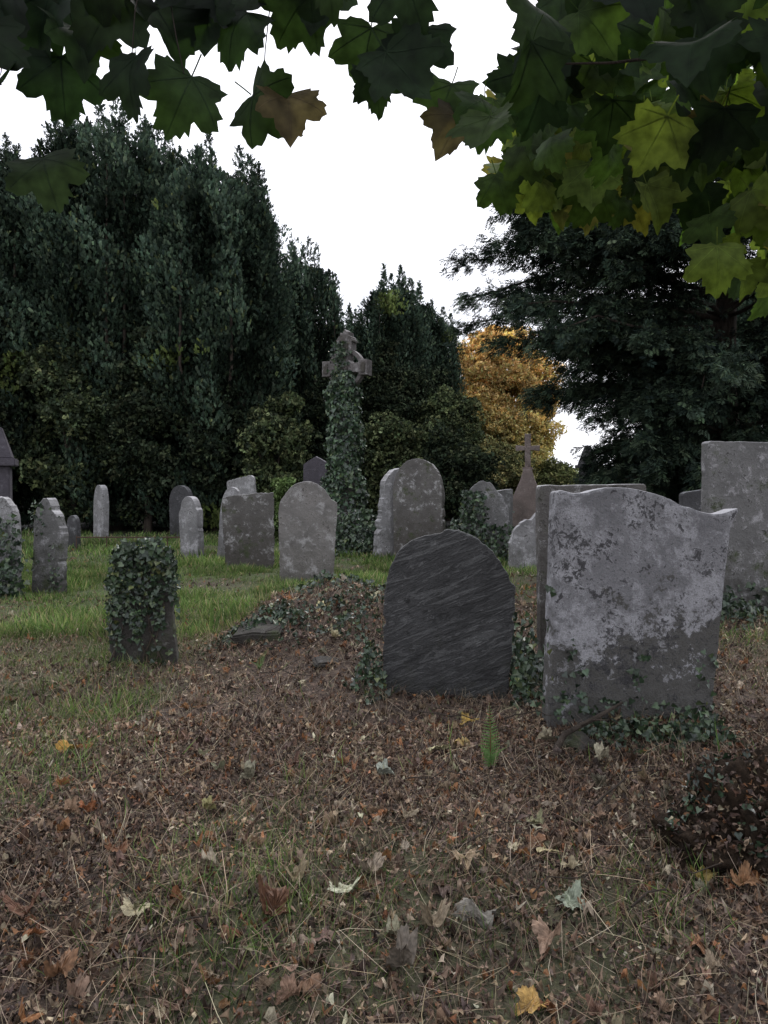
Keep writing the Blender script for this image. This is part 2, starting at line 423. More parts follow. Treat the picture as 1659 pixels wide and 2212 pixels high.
PROF = {
 'round': [(-.5, 0), (-.5, .62), (-.49, .72), (-.44, .83), (-.33, .93), (-.17, .985), (0, 1), (.17, .985), (.33, .93), (.44, .83), (.49, .72), (.5, .62), (.5, 0)],
 'shouldered': [(-.46, 0), (-.5, .68), (-.5, .76), (-.42, .79), (-.37, .87), (-.27, .945), (-.12, .99), (.02, 1), (.16, .985), (.3, .94), (.39, .86), (.43, .80), (.5, .78), (.5, .7), (.47, 0)],
 'centre': [(-.44, 0), (-.49, .55), (-.5, .73), (-.47, .80), (-.43, .83), (-.37, .89), (-.27, .95), (-.13, .985), (.0, 1), (.13, .98), (.26, .93), (.35, .87), (.40, .815), (.49, .80), (.505, .76), (.49, .5), (.47, 0)],
 'flat': [(-.46, 0), (-.5, .93), (-.47, .99), (-.2, .985), (.2, .99), (.47, 1.0), (.5, .95), (.48, 0)],
 'square': [(-.5, 0), (-.5, .96), (-.498, .99), (-.47, 1.0), (-.2, .996), (.2, .998), (.47, 1.0), (.498, .99), (.5, .96), (.5, 0)],
 'stub': [(-.5, 0), (-.48, .5), (-.46, .86), (-.38, .96), (-.1, 1), (.25, .99), (.38, .93), (.42, .8), (.44, .5), (.5, .12), (.52, 0)],
 'slantflat': [(-.44, 0), (-.5, .9), (-.46, .95), (-.2, .965), (.2, .99), (.48, 1.0), (.5, .96), (.48, 0)],
 'slant': [(-.5, 0), (-.5, .45), (-.4, .6), (-.32, .63), (-.2, .72), (-.05, .74), (.1, .86), (.3, .95), (.5, 1), (.5, 0)],
 'gable': [(-.5, 0), (-.5, .90), (-.42, .925), (0, 1), (.42, .925), (.5, .90), (.5, 0)],
 'step': [(-.5, 0), (-.5, .8), (-.42, .9), (-.25, .98), (-.1, 1), (.05, .97), (.15, .9), (.2, .86), (.32, .84), (.38, .74), (.46, .7), (.5, .6), (.46, .4), (.5, .3), (.5, 0)],
 'lump': [(-.5, 0), (-.5, .5), (-.42, .7), (-.5, .82), (-.3, .94), (-.05, 1), (.2, .96), (.4, .9), (.5, .82), (.5, 0)],
 'dark': [(-.46, -.0), (-.49, .3), (-.5, .55), (-.485, .70), (-.44, .80), (-.36, .89), (-.24, .96), (-.1, .995), (.02, 1), (.13, .985), (.25, .93), (.36, .85), (.43, .76), (.455, .715), (.48, .70), (.5, .67), (.495, .4), (.455, .0)],
 'big': [(-.455, 0), (-.475, .5), (-.495, .93), (-.495, .955), (-.48, .967), (-.44, .964), (-.40, .958), (-.34, .968), (-.26, .990), (-.17, 1.0), (-.06, 1.0), (.05, .990), (.15, .970), (.23, .949), (.31, .929), (.38, .921), (.44, .926), (.50, .945), (.545, .960), (.548, .942), (.515, .89), (.50, .83), (.478, .4), (.455, 0)],
}
GRP = 'weathered gravestones standing in the churchyard'
cnt = [0]
def headstone(label, x, y, w, h, t, prof, mat, yaw=0, tilt=0, back=0, jit=.006, step=.03, name='gravestone', bevel=.012, sm_it=1):
    cnt[0] += 1
    P = [(u*w, v*h) for u, v in PROF[prof]]
    P = smooth_path(P, sm_it) if prof not in ('gable',) else [np.array(p) for p in P]
    P = [np.array([P[0][0], -.3])]+P+[np.array([P[-1][0], -.3])]
    me = slab_mesh(name, P, t, mat, jit, bevel, step, seed=cnt[0]*3.7)
    o = bpy.data.objects.new(name, me); o.location = (x, y, float(gh(x, y))-.02)
    o.rotation_euler = (R_(back), R_(tilt), R_(yaw))
    return link(o, label=label, category='gravestone', group=GRP)

big = headstone('large pale lichen-blotched headstone with wavy camel-back top, leaning', 1.42, 4.55, 1.07, 1.35, .15, 'big', M_big, yaw=5, tilt=5.0, back=-3, jit=.0035, step=.014, sm_it=2, bevel=.016)
dark = headstone('dark slate headstone with rounded top and flaking face', .41, 5.15, .885, 1.14, .08, 'dark', M_slate, yaw=-6, tilt=1.8, back=-8, jit=.009, step=.012, sm_it=2, bevel=.011)
stub = headstone('short ivy-draped gravestone on leafy ground', -1.87, 6.05, .50, .88, .18, 'stub', M_kerb, yaw=10, tilt=0, back=-1, jit=.02)
centre = headstone('brownish grey headstone with shouldered round top in grass', -1.15, 11.4, .86, 1.50, .12, 'centre', M_cent, yaw=4, tilt=1.5, back=-3, jit=.008)
headstone('flat-topped stained headstone with pale top edge', -2.32, 13.3, .9, 1.33, .12, 'slantflat', M_brown, yaw=12, tilt=-1, back=-2, jit=.012)
headstone('narrow headstone with rounded shouldered top', -3.66, 14.8, .48, 1.23, .16, 'shouldered', M_pale, yaw=-30, tilt=-3, jit=.008)
headstone('dark round-topped headstone near yew trees', -5.6, 21.5, .74, 1.42, .16, 'round', M_dark, yaw=-24, tilt=-2)
headstone('slim upright round-topped headstone', -7.5, 20.5, .46, 1.46, .18, 'round', M_pale, yaw=-38, tilt=1)
headstone('small low dark gravestone', -6.9, 17.2, .30, .75, .12, 'round', M_dark, yaw=-20)
st10 = headstone('tilted headstone with pale broken edge and ivy', -4.42, 10.2, .5, 1.3, .14, 'step', M_grey, yaw=-26, tilt=3, jit=.016)
st11 = headstone('round-topped headstone smothered by ivy', -4.85, 9.8, .5, 1.3, .12, 'round', M_pale, yaw=-10, tilt=0)
headstone('pale headstone with broken slanting top', -3.2, 18, .68, 1.66, .12, 'slantflat', M_pale, yaw=-10, tilt=-5, jit=.012)
headstone('weathered headstone half hidden by another', -3.0, 14.9, .42, 1.42, .12, 'round', M_pale, yaw=-10, tilt=4)
headstone('dark purple slate headstone with pointed gable top', -1.74, 20, .68, 2.22, .14, 'gable', M_purp, yaw=-12)
headstone('pale lumpy worn headstone leaning on its neighbour', .11, 15.3, .64, 1.76, .3, 'lump', M_pale, yaw=18, tilt=6, jit=.025)
headstone('tall thick headstone with rounded top', .70, 15.0, .98, 1.93, .28, 'round', M_brown, yaw=-14, tilt=-2, back=-3, jit=.012)
st17 = headstone('broken ivy-clad headstone with stepped edge', 1.76, 13.5, .76, 1.5, .13, 'step', M_grey, yaw=-8, tilt=3, jit=.014)
headstone('small pale distant headstone', 2.75, 18.2, .55, 1.32, .14, 'slantflat', M_pale, yaw=10)
headstone('pale broken headstone with jagged slanting top', 2.46, 12.8, .80, 1.16, .14, 'slant', M_pale, yaw=4, jit=.02)
headstone('wide flat-topped dull headstone close behind a larger one', 1.62, 6.0, .86, 1.41, .1, 'square', M_brown, yaw=6, tilt=-.7, jit=.004)
st22 = headstone('massive flat-topped headstone speckled with lichen', 4.12, 8.4, 1.36, 1.88, .16, 'square', M_grey, yaw=5, tilt=.5, jit=.006)
headstone('dark headstone beside a massive slab', 4.75, 11.5, .7, 1.42, .14, 'slantflat', M_dark, yaw=0)
headstone('low round-topped dark headstone in shade', 7.4, 25, .75, 1.65, .14, 'round', M_dark)
headstone('plain grey headstone in shade', 6.2, 21.5, .8, 1.35, .14, 'flat', M_pale)

def box_mesh(name, w, d, h, mat, bev=.015, z0=0, taper=1.0, jit=0, cuts=0):
    bm = bmesh.new(); bmesh.ops.create_cube(bm, size=1)
    for v in bm.verts:
        k = taper if v.co.z > 0 else 1
        v.co = Vector((v.co.x*w*k, v.co.y*d*k, (v.co.z+.5)*h+z0))
    bmesh.ops.bevel(bm, geom=bm.edges[:], offset=bev, segments=2, affect='EDGES')
    if cuts: bmesh.ops.subdivide_edges(bm, edges=bm.edges[:], cuts=cuts, use_grid_fill=True)
    if jit:
        for v in bm.verts: v.co += Vector((noise.noise(v.co*6), noise.noise(v.co*6+Vector((5, 0, 0))), noise.noise(v.co*6+Vector((9, 0, 0)))))*jit
    me = bpy.data.meshes.new(name); bm.to_mesh(me); bm.free(); me.materials.append(mat); return me
def part(name, me, parent, loc=(0, 0, 0), rot=(0, 0, 0)):
    o = bpy.data.objects.new(name, me); o.location = loc; o.rotation_euler = rot; return link(o, parent=parent)

# ------------------------------------------------------------------ celtic cross
cx, cy = -.84, 16.7
cc = empty('celtic_cross', (cx, cy, 0), label='tall brown stone celtic cross monument wrapped in ivy', category='stone cross')
cc.rotation_euler = (0, R_(.6), R_(-24))
part('base', box_mesh('base', 1.05, .85, .35, M_cross, jit=.01), cc)
part('pedestal', box_mesh('pedestal', .8, .62, .5, M_cross, z0=.352, taper=.85, jit=.01), cc)
part('shaft', box_mesh('shaft', .40, .30, 2.65, M_cross, z0=.854, taper=.78), cc)
zc = 3.93
a, b, e = .11, .54, .165
head = [(-a, zc-.46), (-a*.85, zc-.16), (-.17, zc-a*.85), (-.34, zc-a), (-.345, zc-e), (-b, zc-e), (-b, zc+e), (-.345, zc+e), (-.34, zc+a), (-.17, zc+a*.85),
        (-a*.85, zc+.17), (-a, zc+.36), (-e, zc+.365), (-e, zc+.56), (e, zc+.56), (e, zc+.365), (a, zc+.36), (a*.85, zc+.17), (.17, zc+a*.85), (.34, zc+a),
        (.345, zc+e), (b, zc+e), (b, zc-e), (.345, zc-e), (.34, zc-a), (.17, zc-a*.85), (a*.85, zc-.16), (a, zc-.46)]
part('cross_head', slab_mesh('cross_head', [np.array(p) for p in head], .26, M_cross, .005, .014, .04), cc)
bm = bmesh.new(); n = 64; rings = []
for i in range(n):
    t = 2*math.pi*i/n; c_, s_ = math.cos(t), math.sin(t)
    rings.append([bm.verts.new((c_*r, yy, zc+s_*r)) for r, yy in ((.42, -.075), (.42, .075), (.34, .075), (.34, -.075))])
for i in range(n):
    p, q = rings[i], rings[(i+1) % n]
    for j in range(4): bm.faces.new((p[j], p[(j+1) % 4], q[(j+1) % 4], q[j]))
bmesh.ops.recalc_face_normals(bm, faces=bm.faces)
me = bpy.data.meshes.new('ring'); bm.to_mesh(me); bm.free(); me.materials.append(M_cross)
part('ring', me, cc)
cap = [(-.20, 0), (-.21, .04), (-.17, .06), (-.15, .12), (-.11, .13), (-.10, .2), (-.04, .23), (0, .27), (.05, .22), (.10, .21), (.11, .13), (.15, .12), (.17, .06), (.21, .04), (.20, 0)]
part('cap', slab_mesh('cap', [np.array(p) for p in cap], .26, M_cross, .016, .012, .03), cc, (0, 0, zc+.562))
for (px, pz, w_, h_) in ((-.445, zc, .11, .22), (.445, zc, .11, .22), (0, zc+.46, .2, .13), (0, zc+.27, .12, .14)):
    part('carved_panel', box_mesh('carved_panel', w_, .03, h_, M_cross, .008, z0=-h_/2), cc, (px, -.137, pz))
bm = bmesh.new(); bmesh.ops.create_uvsphere(bm, u_segments=20, v_segments=12, radius=.09)
for v in bm.verts: v.co.y *= .6
me = bpy.data.meshes.new('boss'); bm.to_mesh(me); bm.free(); me.materials.append(M_cross)
part('boss', me, cc, (0, -.14, zc))

sc_ = empty('cross_monument', (3.53, 19, 0), label='small stone cross on steep gabled pinkish-brown pedestal', category='stone cross')
sc_.rotation_euler = (0, 0, R_(-12))
ped = [(-.36, -.1), (-.36, .95), (-.40, .97), (-.40, 1.03), (-.17, 1.55), (-.1, 1.8), (.1, 1.8), (.17, 1.55), (.40, 1.03), (.40, .97), (.36, .95), (.36, -.1)]
part('pedestal', slab_mesh('pedestal', [np.array(p) for p in ped], .5, M_pink, .004, .015, .06), sc_)
cr = [(-.07, 0), (-.07, .42), (-.29, .40), (-.29, .54), (-.07, .52), (-.075, .82), (.075, .82), (.07, .52), (.29, .54), (.29, .40), (.07, .42), (.07, 0)]
part('cross', slab_mesh('cross', [np.array(p) for p in cr], .14, M_pink, .003, .012, .05), sc_, (0, 0, 1.86))
part('collar', box_mesh('collar', .26, .26, .06, M_pink, .01, z0=1.801), sc_)

def pillar(x, y, h, w, mat, label, yaw=0):
    e_ = empty('pillar_monument', (x, y, 0), label=label, category='monument'); e_.rotation_euler = (0, 0, R_(yaw))
    part('plinth', box_mesh('plinth', w*1.5, w*1.5, .3, mat), e_)
    part('shaft', box_mesh('shaft', w, w, h*.6, mat, z0=.302, taper=.93), e_)
    part('cornice', box_mesh('cornice', w*1.35, w*1.35, .12, mat, z0=.304+h*.6), e_)
    part('cap', box_mesh('cap', w*1.1, w*1.1, h*.4-.45, mat, z0=.426+h*.6, taper=.3), e_)
pillar(-6.1, 12.2, 2.35, .42, M_purp, 'dark brown pillar monument with tapering cap', 20)
pillar(7.9, 30, 3.0, .55, M_dark, 'dark pillar monument in deep shade', 10)

def iron():
    m, nt, out = new_mat('rusty_iron'); n = N(nt, 'ShaderNodeTexNoise', Scale=30.0, Detail=6.0)
    p = N(nt, 'ShaderNodeBsdfPrincipled', Roughness=.8)
    nt.links.new(ramp(nt, n.outputs[0], [(.3, (.02, .014, .012)), (.7, (.1, .05, .03))]), p.inputs[0]); nt.links.new(p.outputs[0], out.inputs[0]); return m
M_iron = iron()
parts = [tube([(-6.6, 16.6, .30), (-4.0, 16.6, .30)], [.014, .014], 6)]
for xx in (-6.6, -5.95, -5.3, -4.65, -4.0): parts.append(tube([(xx, 16.6, -.1), (xx, 16.6, .34)], [.016, .012], 6))
V, T, C = merge(parts)
link(bpy.data.objects.new('grave_rail', np_mesh('grave_rail', V, T, C, M_iron)), label='low rusty iron grave rail in grass', category='railing')

kb = bpy.data.objects.new('ledger_stone', box_mesh('ledger_stone', .46, .3, .10, M_kerb, jit=.03, cuts=3)); kb.location = (-1.02, 6.5, .13); kb.rotation_euler = (R_(14), R_(-6), R_(-12))
link(kb, label='dark mossy kerb slab overgrown with ivy and leaves', category='grave slab')
kb = bpy.data.objects.new('ledger_stone', box_mesh('ledger_stone', .24, .13, .05, M_kerb, jit=.03, cuts=3)); kb.location = (-.42, 5.75, .06); kb.rotation_euler = (R_(22), R_(14), R_(30))
link(kb, label='small loose slate fragment among dead leaves', category='grave slab')

# ------------------------------------------------------------------ ivy
IVP = [(.028, .047, .026), (.040, .066, .033), (.06, .088, .042), (.015, .026, .016), (.09, .105, .035)]
IVW = [4, 4, 2, 3, .5]
def ivy_obj(pos, nor, size, label, name='ivy_plant', pal=IVP, kind=None, stems=None):
    k = len(pos)
    n_ = nz(nor+rng.normal(size=(k, 3))*.5); down = np.array([0, 0, -1.0])+rng.normal(size=(k, 3))*.7
    col = pick(pal, IVW, k, .35)
    parts = [scatter(IVL, pos, basis(down, n_), size*rng.uniform(.45, 1.3, k), col)]
    if stems:
        for s in stems: parts.append((s[0], s[1], s[2]*np.array([.05, .035, .025])))
    V, T, C = merge(parts)
    o = bpy.data.objects.new(name, np_mesh(name, V, T, C, M_ivy))
    return link(o, label=label, category='ivy', kind=kind)

def ivy_on_stone(o, w, h, t, k, f, size, label, thick=.07, nst=0):
    u = rng.uniform(-.56, .56, k*4); v = rng.uniform(0, 1.04, k*4); m = rng.uniform(size=k*4) < f(u, v)
    u, v = u[m][:k], v[m][:k]; k = len(u)
    d = rng.uniform(0, 1, k)**1.5*thick
    L_ = np.stack([u*w, -t/2-.012-d, v*h], -1)
    side = rng.uniform(size=k)
    back = side < .25
    L_[back, 1] = rng.uniform(-t/2, t/2, back.sum())
    M = np.array(Matrix.LocRotScale(o.location, o.rotation_euler, None))
    P = L_ @ M[:3, :3].T+M[:3, 3]
    n_ = np.tile(M[:3, :3] @ np.array([0, -1, .25]), (k, 1)); n_[back] += np.array([0, 0, .8])
    stems = []
    for i in range(nst):
        uu = u[rng.integers(k)]*w*.9; hh = h*.75
        q = np.array([[uu+.04*math.sin(j*1.3+i), -t/2-.006, hh*j/7] for j in range(8)]) @ M[:3, :3].T+M[:3, 3]
        stems.append(tube(q, np.linspace(.006, .002, 8), 5))
    return ivy_obj(P, n_, size, label, stems=stems)

ivy_on_stone(stub, .50, .9, .18, 1500, lambda u, v: np.clip((v-.20-.45*np.clip(u+.05, 0, 1)-.25*np.clip(-u-.3, 0, 1)+.14*np.sin(u*17+v*9))*2.5, .05, 1)*np.where(np.abs(u) > .53-.3*np.clip(v-.75, 0, 1), 0, 1), .042, 'dark ivy draped over a short gravestone', .06, nst=6)
ivy_on_stone(stub, .46, .97, .26, 480, lambda u, v: (v > .84)*(np.abs(u) < .3+1.1*np.clip(1.04-v, 0, 1)), .048, 'ivy tuft crowning a short gravestone', .07)
ivy_on_stone(st10, .5, 1.2, .12, 260, lambda u, v: np.clip(.4*(v > .78)*(u < 0)+.6*(u > .2)*(v < .35)+.06, 0, 1), .055, 'ivy creeping over a tilted headstone', .05)
ivy_on_stone(st11, .62, 1.05, .14, 900, lambda u, v: np.clip(1.2-v*.95, 0, 1), .07, 'thick ivy burying the foot of a headstone', .22)
ivy_on_stone(st17, .85, 1.25, .14, 1100, lambda u, v: np.clip(.9*(u < -.05)+.5*(v < .6)+.1, 0, 1)*np.where((u > .1) & (v > .6), .1, 1), .07, 'ivy covering a broken headstone', .2)
ivy_on_stone(big, 1.0, 1.35, .15, 480, lambda u, v: np.clip(.9*(v < .10)+.5*(v < .34)*(np.sin(u*16+1) > .5)+.3*(u < -.48)*(v < .6), 0, 1), .040, 'ivy creeping up the foot of a large headstone', .04)
ivy_on_stone(st22, 1.3, 1.8, .16, 250, lambda u, v: np.clip(.8*(v < .2), 0, 1), .07, 'ivy at the foot of a massive headstone', .1)

def clump(cx, cy, rx, ry, hz, k, size, label):
    a_ = rng.uniform(0, 6.28, k); r_ = np.sqrt(rng.uniform(0, 1, k))*(1+.3*np.sin(a_*3+cx*9)+.2*np.sin(a_*7))
    x = cx+rx*r_*np.cos(a_); y = cy+ry*r_*np.sin(a_)
    z = gh(x, y)+.01+hz*np.clip(1-r_**2, .05, 1)*rng.uniform(0, 1, k)**.7
    P = np.stack([x, y, z], -1); n_ = np.stack([.5*np.cos(a_), .5*np.sin(a_)-.4, np.ones(k)*.9], -1)
    return ivy_obj(P, n_, size, label)
clump(.93, 4.98, .11, .16, .55, 360, .046, 'ivy clump growing between two headstones')
clump(.90, 5.6, .2, .4, .5, 380, .05, 'ivy trailing behind two headstones')
clump(-.09, 5.2, .13, .22, .36, 380, .040, 'ivy clump at the edge of a slate headstone')
clump(1.35, 4.22, .45, .12, .12, 460, .038, 'low ivy at the foot of a large headstone')
clump(1.72, 4.2, .2, .12, .18, 220, .04, 'low ivy beside a large headstone')
clump(-1.05, 6.6, .42, .3, .10, 700, .046, 'ivy trailing over a grave mound')
clump(-.3, 6.8, .6, .75, .10, 800, .042, 'ivy trailing over a leafy mound')
clump(-.5, 8.1, .8, .5, .12, 850, .05, 'ivy trailing over the top of a mound')
clump(-.40, 15.8, .95, .6, .95, 1800, .085, 'ivy and bramble thicket at a cross foot')
clump(1.35, 13.6, .45, .4, .9, 900, .075, 'ivy thicket beside a broken headstone')
clump(1.35, 5.6, .35, .3, .35, 350, .05, 'ivy behind a large headstone')
clump(3.5, 7.9, .5, .3, .3, 350, .06, 'ivy beside a massive headstone')

k = 5800
z = rng.uniform(0, 1, k)**.85*3.85; a_ = rng.uniform(0, 6.28, k)
rad = np.interp(z, [0, .5, 1.2, 2.0, 2.8, 3.4, 3.85], [.70, .6, .45, .37, .35, .33, .2])*(1+.14*np.sin(z*6+a_*2)+.1*np.sin(a_*3+z*3)+.07*np.sin(z*17))*rng.uniform(.72, 1.08, k)
P = np.stack([cx-.02+rad*np.cos(a_), cy+rad*np.sin(a_), z], -1)
nn = np.stack([np.cos(a_), np.sin(a_), .35*np.ones(k)], -1)
ivy_obj(P, nn, .095, 'thick ivy column climbing the shaft of a celtic cross', pal=[(.036, .063, .036), (.056, .092, .048), (.085, .122, .062), (.018, .03, .02), (.09, .12, .05)])
k = 330; zz = 3.6+.9*rng.uniform(0, 1, k)**1.7; P = np.stack([cx-.10+rng.normal(size=k)*.10, cy-.2+rng.normal(size=k)*.03, zz], -1)
ivy_obj(P, np.tile([0., -1, .2], (k, 1)), .075, 'ivy tendril reaching the cross head', stems=[tube([(cx-.08, cy-.18, 3.5), (cx-.07, cy-.18, 4.1)], [.01, .005], 5)])

# ------------------------------------------------------------------ leaf litter
LITP = [(.115, .068, .044), (.20, .135, .09), (.048, .030, .022), (.23, .105, .045), (.43, .37, .27), (.17, .155, .095), (.15, .105, .085), (.32, .235, .155)]
def wedge(k, y0, y1, half=.58):
    y = np.sqrt(rng.uniform(y0**2, y1**2, k)); return rng.uniform(-half, half, k)*y, y
parts = []
def litter(k, y0, y1, s0, s1, tpls, w, thin=.75, lift=.03, tlt=.5):
    x, y = wedge(k, y0, y1); keep = rng.uniform(size=k) > grassiness(x, y)*thin
    x, y = x[keep], y[keep]; k = len(x)
    pos = np.stack([x, y, gh(x, y)+rng.uniform(.002, lift, k)], -1)
    up = np.array([0, 0, 1.])+rng.normal(size=(k, 3))*tlt
    a_ = rng.uniform(0, 6.28, k); d = np.stack([np.cos(a_), np.sin(a_), rng.normal(size=k)*.25], -1)
    col = pick(LITP, w, k, .4); sc = rng.uniform(s0, s1, k); B = basis(d, up)
    cl = snoise(pos, 2.2, 9)[:, None]; col = col*(1+.3*cl+.15*snoise(pos, 6, 10)[:, None])
    ch = rng.integers(len(tpls), size=k)
    for i, t in enumerate(tpls):
        m = ch == i; parts.append(scatter(t, pos[m], B[m], sc[m], col[m]))
litter(46000, 1.7, 4.6, .009, .027, OV, [6, 5, 7, 2.0, .8, 1.2, 3.5, 2], tlt=.35, lift=.02)
litter(2600, 1.7, 4.6, .028, .046, OV, [6, 6, 4, 3, 1.4, 1.2, 3, 2.4], lift=.028, tlt=.28)
litter(30000, 4.2, 9.5, .018, .042, OV, [6, 5, 6, 2.2, 1.2, 1.2, 3, 2.2], tlt=.38)
litter(9000, 8.5, 17, .04, .07, OV, [5, 4, 3, 3, 1.5, 1, 2, 2], thin=.88)
litter(520, 1.7, 5.0, .028, .05, MAP_CR, [5, 6, 2, 3, 2.0, 1.6, 3, 4], lift=.022, tlt=.3)
litter(110, 1.7, 5.0, .028, .045, MAP_LIT, [5, 6, 1, 4, .6, 1.6, 3, 2], lift=.03, tlt=.3)
litter(850, 5.0, 10, .035, .052, MAP_CR+MAP_LIT, [4, 5, 2, 3, 2.8, 1.5, 2, 3], lift=.035)
V, T, C = merge(parts)
link(bpy.data.objects.new('leaf_litter', np_mesh('leaf_litter', V, T, C, M_litter)), label='carpet of brown and tan dead leaves', category='leaf litter', kind='stuff')

k = 46000; x, y = wedge(k, 1.7, 8.5)
t0 = np.array([(-.5, 0, 0), (-.5, .008, 0), (0, .05, .05), (0, .059, .05), (.5, 0, .0), (.5, .006, .0)], float); tt_ = np.array([(0, 2, 1), (1, 2, 3), (2, 4, 3), (3, 4, 5)])
pos = np.stack([x, y, gh(x, y)+rng.uniform(.010, .04, k)], -1)
a_ = rng.uniform(0, 6.28, k)*.5+2.4*snoise(pos, 1.6, 66)
d = np.stack([np.cos(a_), np.sin(a_), rng.normal(size=k)*.1], -1)
V, T, C = scatter((t0, tt_), pos, basis(d, np.array([0, -.4, 1.])+rng.normal(size=(k, 3))*.5), rng.uniform(.05, .26, k)*rng.uniform(.4, 1, k), pick([(.26, .20, .14), (.14, .10, .075), (.40, .33, .24), (.07, .048, .037)], [4, 4, 1.8, 4], k))
link(bpy.data.objects.new('dry_grass_straw', np_mesh('dry_grass_straw', V, T, C, M_straw)), label='scattered dry grass stalks and fine twigs', category='straw', kind='stuff')

FL = [(-1.62, 3.96, .12, (.42, .24, .05), 'yellow and orange'), (-1.55, 4.05, .10, (.30, .13, .04), 'orange'), (-.132, 2.61, .105, (.5, .5, .36), 'pale cream'), (.626, 2.94, .09, (.5, .42, .24), 'pale yellow'),
      (.296, 2.82, .09, (.38, .28, .18), 'tan'), (-.05, 2.75, .10, (.3, .24, .18), 'tan'), (.393, 2.06, .09, (.42, .26, .08), 'orange-yellow'), (-.80, 2.49, .09, (.42, .37, .24), 'pale cream'),
      (-.477, 2.35, .09, (.26, .13, .08), 'russet'), (-.35, 2.44, .13, (.14, .07, .04), 'dark brown'), (.30, 2.515, .13, (.22, .20, .17), 'grey-brown'), (.616, 2.57, .10, (.3, .33, .25), 'pale green-grey'),
      (-1.15, 2.49, .11, (.16, .08, .05), 'brown'), (-.31, 2.67, .09, (.3, .24, .15), 'tan'), (-.55, 7.0, .15, (.5, .44, .24), 'pale yellow'), (.30, 4.14, .12, (.5, .46, .27), 'pale yellow'), (.67, 2.78, .06, (.5, .42, .28), 'pale cream'),
      (.42, 4.2, .10, (.4, .28, .1), 'yellow'), (.5, 4.55, .10, (.4, .27, .07), 'yellow'), (.88, 4.2, .09, (.3, .26, .18), 'pale tan'), (1.1, 3.9, .08, (.4, .36, .26), 'pale'), (.5, 2.35, .09, (.3, .2, .14), 'tan'),
      (-.2, 3.4, .09, (.35, .28, .2), 'tan'), (1.25, 2.7, .08, (.26, .14, .07), 'russet'), (.95, 2.35, .08, (.24, .12, .06), 'russet'), (1.15, 2.8, .09, (.33, .25, .08), 'yellow'), (-.75, 3.3, .07, (.3, .27, .12), 'yellowish'),
      (-.65, 3.7, .08, (.3, .28, .2), 'pale'), (.1, 3.2, .08, (.32, .26, .18), 'tan'), (.75, 3.4, .09, (.32, .26, .2), 'tan'), (1.9, 4.7, .1, (.2, .08, .05), 'dark red-brown'), (.6, 3.05, .09, (.26, .14, .08), 'russet'),
      (-1.0, 2.9, .08, (.22, .11, .06), 'russet'), (-1.3, 3.2, .08, (.25, .16, .1), 'brown'), (0.05, 2.2, .1, (.18, .15, .12), 'grey-brown'), (-.9, 2.15, .09, (.24, .13, .07), 'russet'), (-.2, 2.1, .09, (.22, .13, .08), 'brown'),
      (-.4, 6.2, .12, (.48, .42, .26), 'pale yellow'), (-.9, 7.4, .13, (.45, .36, .2), 'pale tan'), (-.1, 7.2, .12, (.5, .46, .3), 'pale cream'), (0.0, 3.75, .09, (.34, .36, .3), 'pale grey-green'), (.15, 2.42, .09, (.28, .22, .15), 'tan'), (-.62, 2.75, .08, (.36, .3, .22), 'pale tan')]
FLAT = {2, 7, 11, 15, 3, 6, 0}
for i, (x, y, s, c, nm) in enumerate(FL):
    t = MAP_LIT[i % 6] if i in FLAT else (MAP_CR+MAP_LIT[6:])[i % 7]
    V, T, C = scatter(t, np.zeros((1, 3)), np.eye(3)[None], [s/1.5], np.array([c]))
    o = bpy.data.objects.new('fallen_leaf', np_mesh('fallen_leaf', V, T, C, M_litter, False))
    o.location = (x, y, float(gh(x, y))+.03); o.rotation_euler = (rng.uniform(-.1, .35), rng.uniform(-.25, .25), rng.uniform(0, 6.28))
    link(o, label=f'{nm} fallen sycamore leaf curled on leaf litter', category='leaf', group='fallen sycamore leaves on the ground')

# ------------------------------------------------------------------ grass
def blade():
    V = np.array([(-.05, 0, 0), (.05, 0, 0), (-.04, .06, .45), (.04, .06, .45), (0, .3, 1)], float)
    return V, np.array([(0, 1, 3), (0, 3, 2), (2, 3, 4)]), np.array([.5, .5, .9, .9, 1.2])
parts = []
def grass(k, y0, y1, s0, s1, wmul, base=0.):
    x, y = wedge(k, y0, y1, .62); g_ = grassiness(x, y); keep = rng.uniform(size=k) < g_**1.1+base
    x, y = x[keep], y[keep]; k = len(x)
    pos = np.stack([x, y, gh(x, y)], -1); a_ = rng.uniform(0, 6.28, k)
    t = blade(); tv = t[0].copy(); tv[:, 0] *= wmul
    fwd = np.stack([np.cos(a_), np.sin(a_), np.zeros(k)], -1); up = np.array([0, 0, 1.])+rng.normal(size=(k, 3))*.45
    up = nz(up); X = nz(np.cross(fwd, up)); Y = np.cross(up, X); B = np.stack([X, Y, up], -1)
    col = pick([(.11, .17, .055), (.15, .22, .075), (.22, .26, .11), (.32, .28, .17), (.065, .11, .04)], [4, 4, 2, 2, 3], k)
    col = col*(1+.35*snoise(pos, 1.8, 14)[:, None]+.25*snoise(pos, 5, 15)[:, None])
    hs = np.clip(1+.6*snoise(pos, 2.4, 16)+.3*snoise(pos, 7, 17), .35, 2.0)
    parts.append(scatter((tv, t[1], t[2]), pos, B, rng.uniform(s0, s1, k)*hs, col))
grass(90000, 1.8, 7.5, .04, .095, .42)
grass(110000, 7, 14, .05, .13, .8)
grass(60000, 13, 23, .06, .15, 1.4)
grass(2500, 1.8, 7, .05, .12, .42, .3)
V, T, C = merge(parts)
link(bpy.data.objects.new('grass', np_mesh('grass', V, T, C, M_grass)), label='rough green grass between the graves', category='grass', kind='stuff')

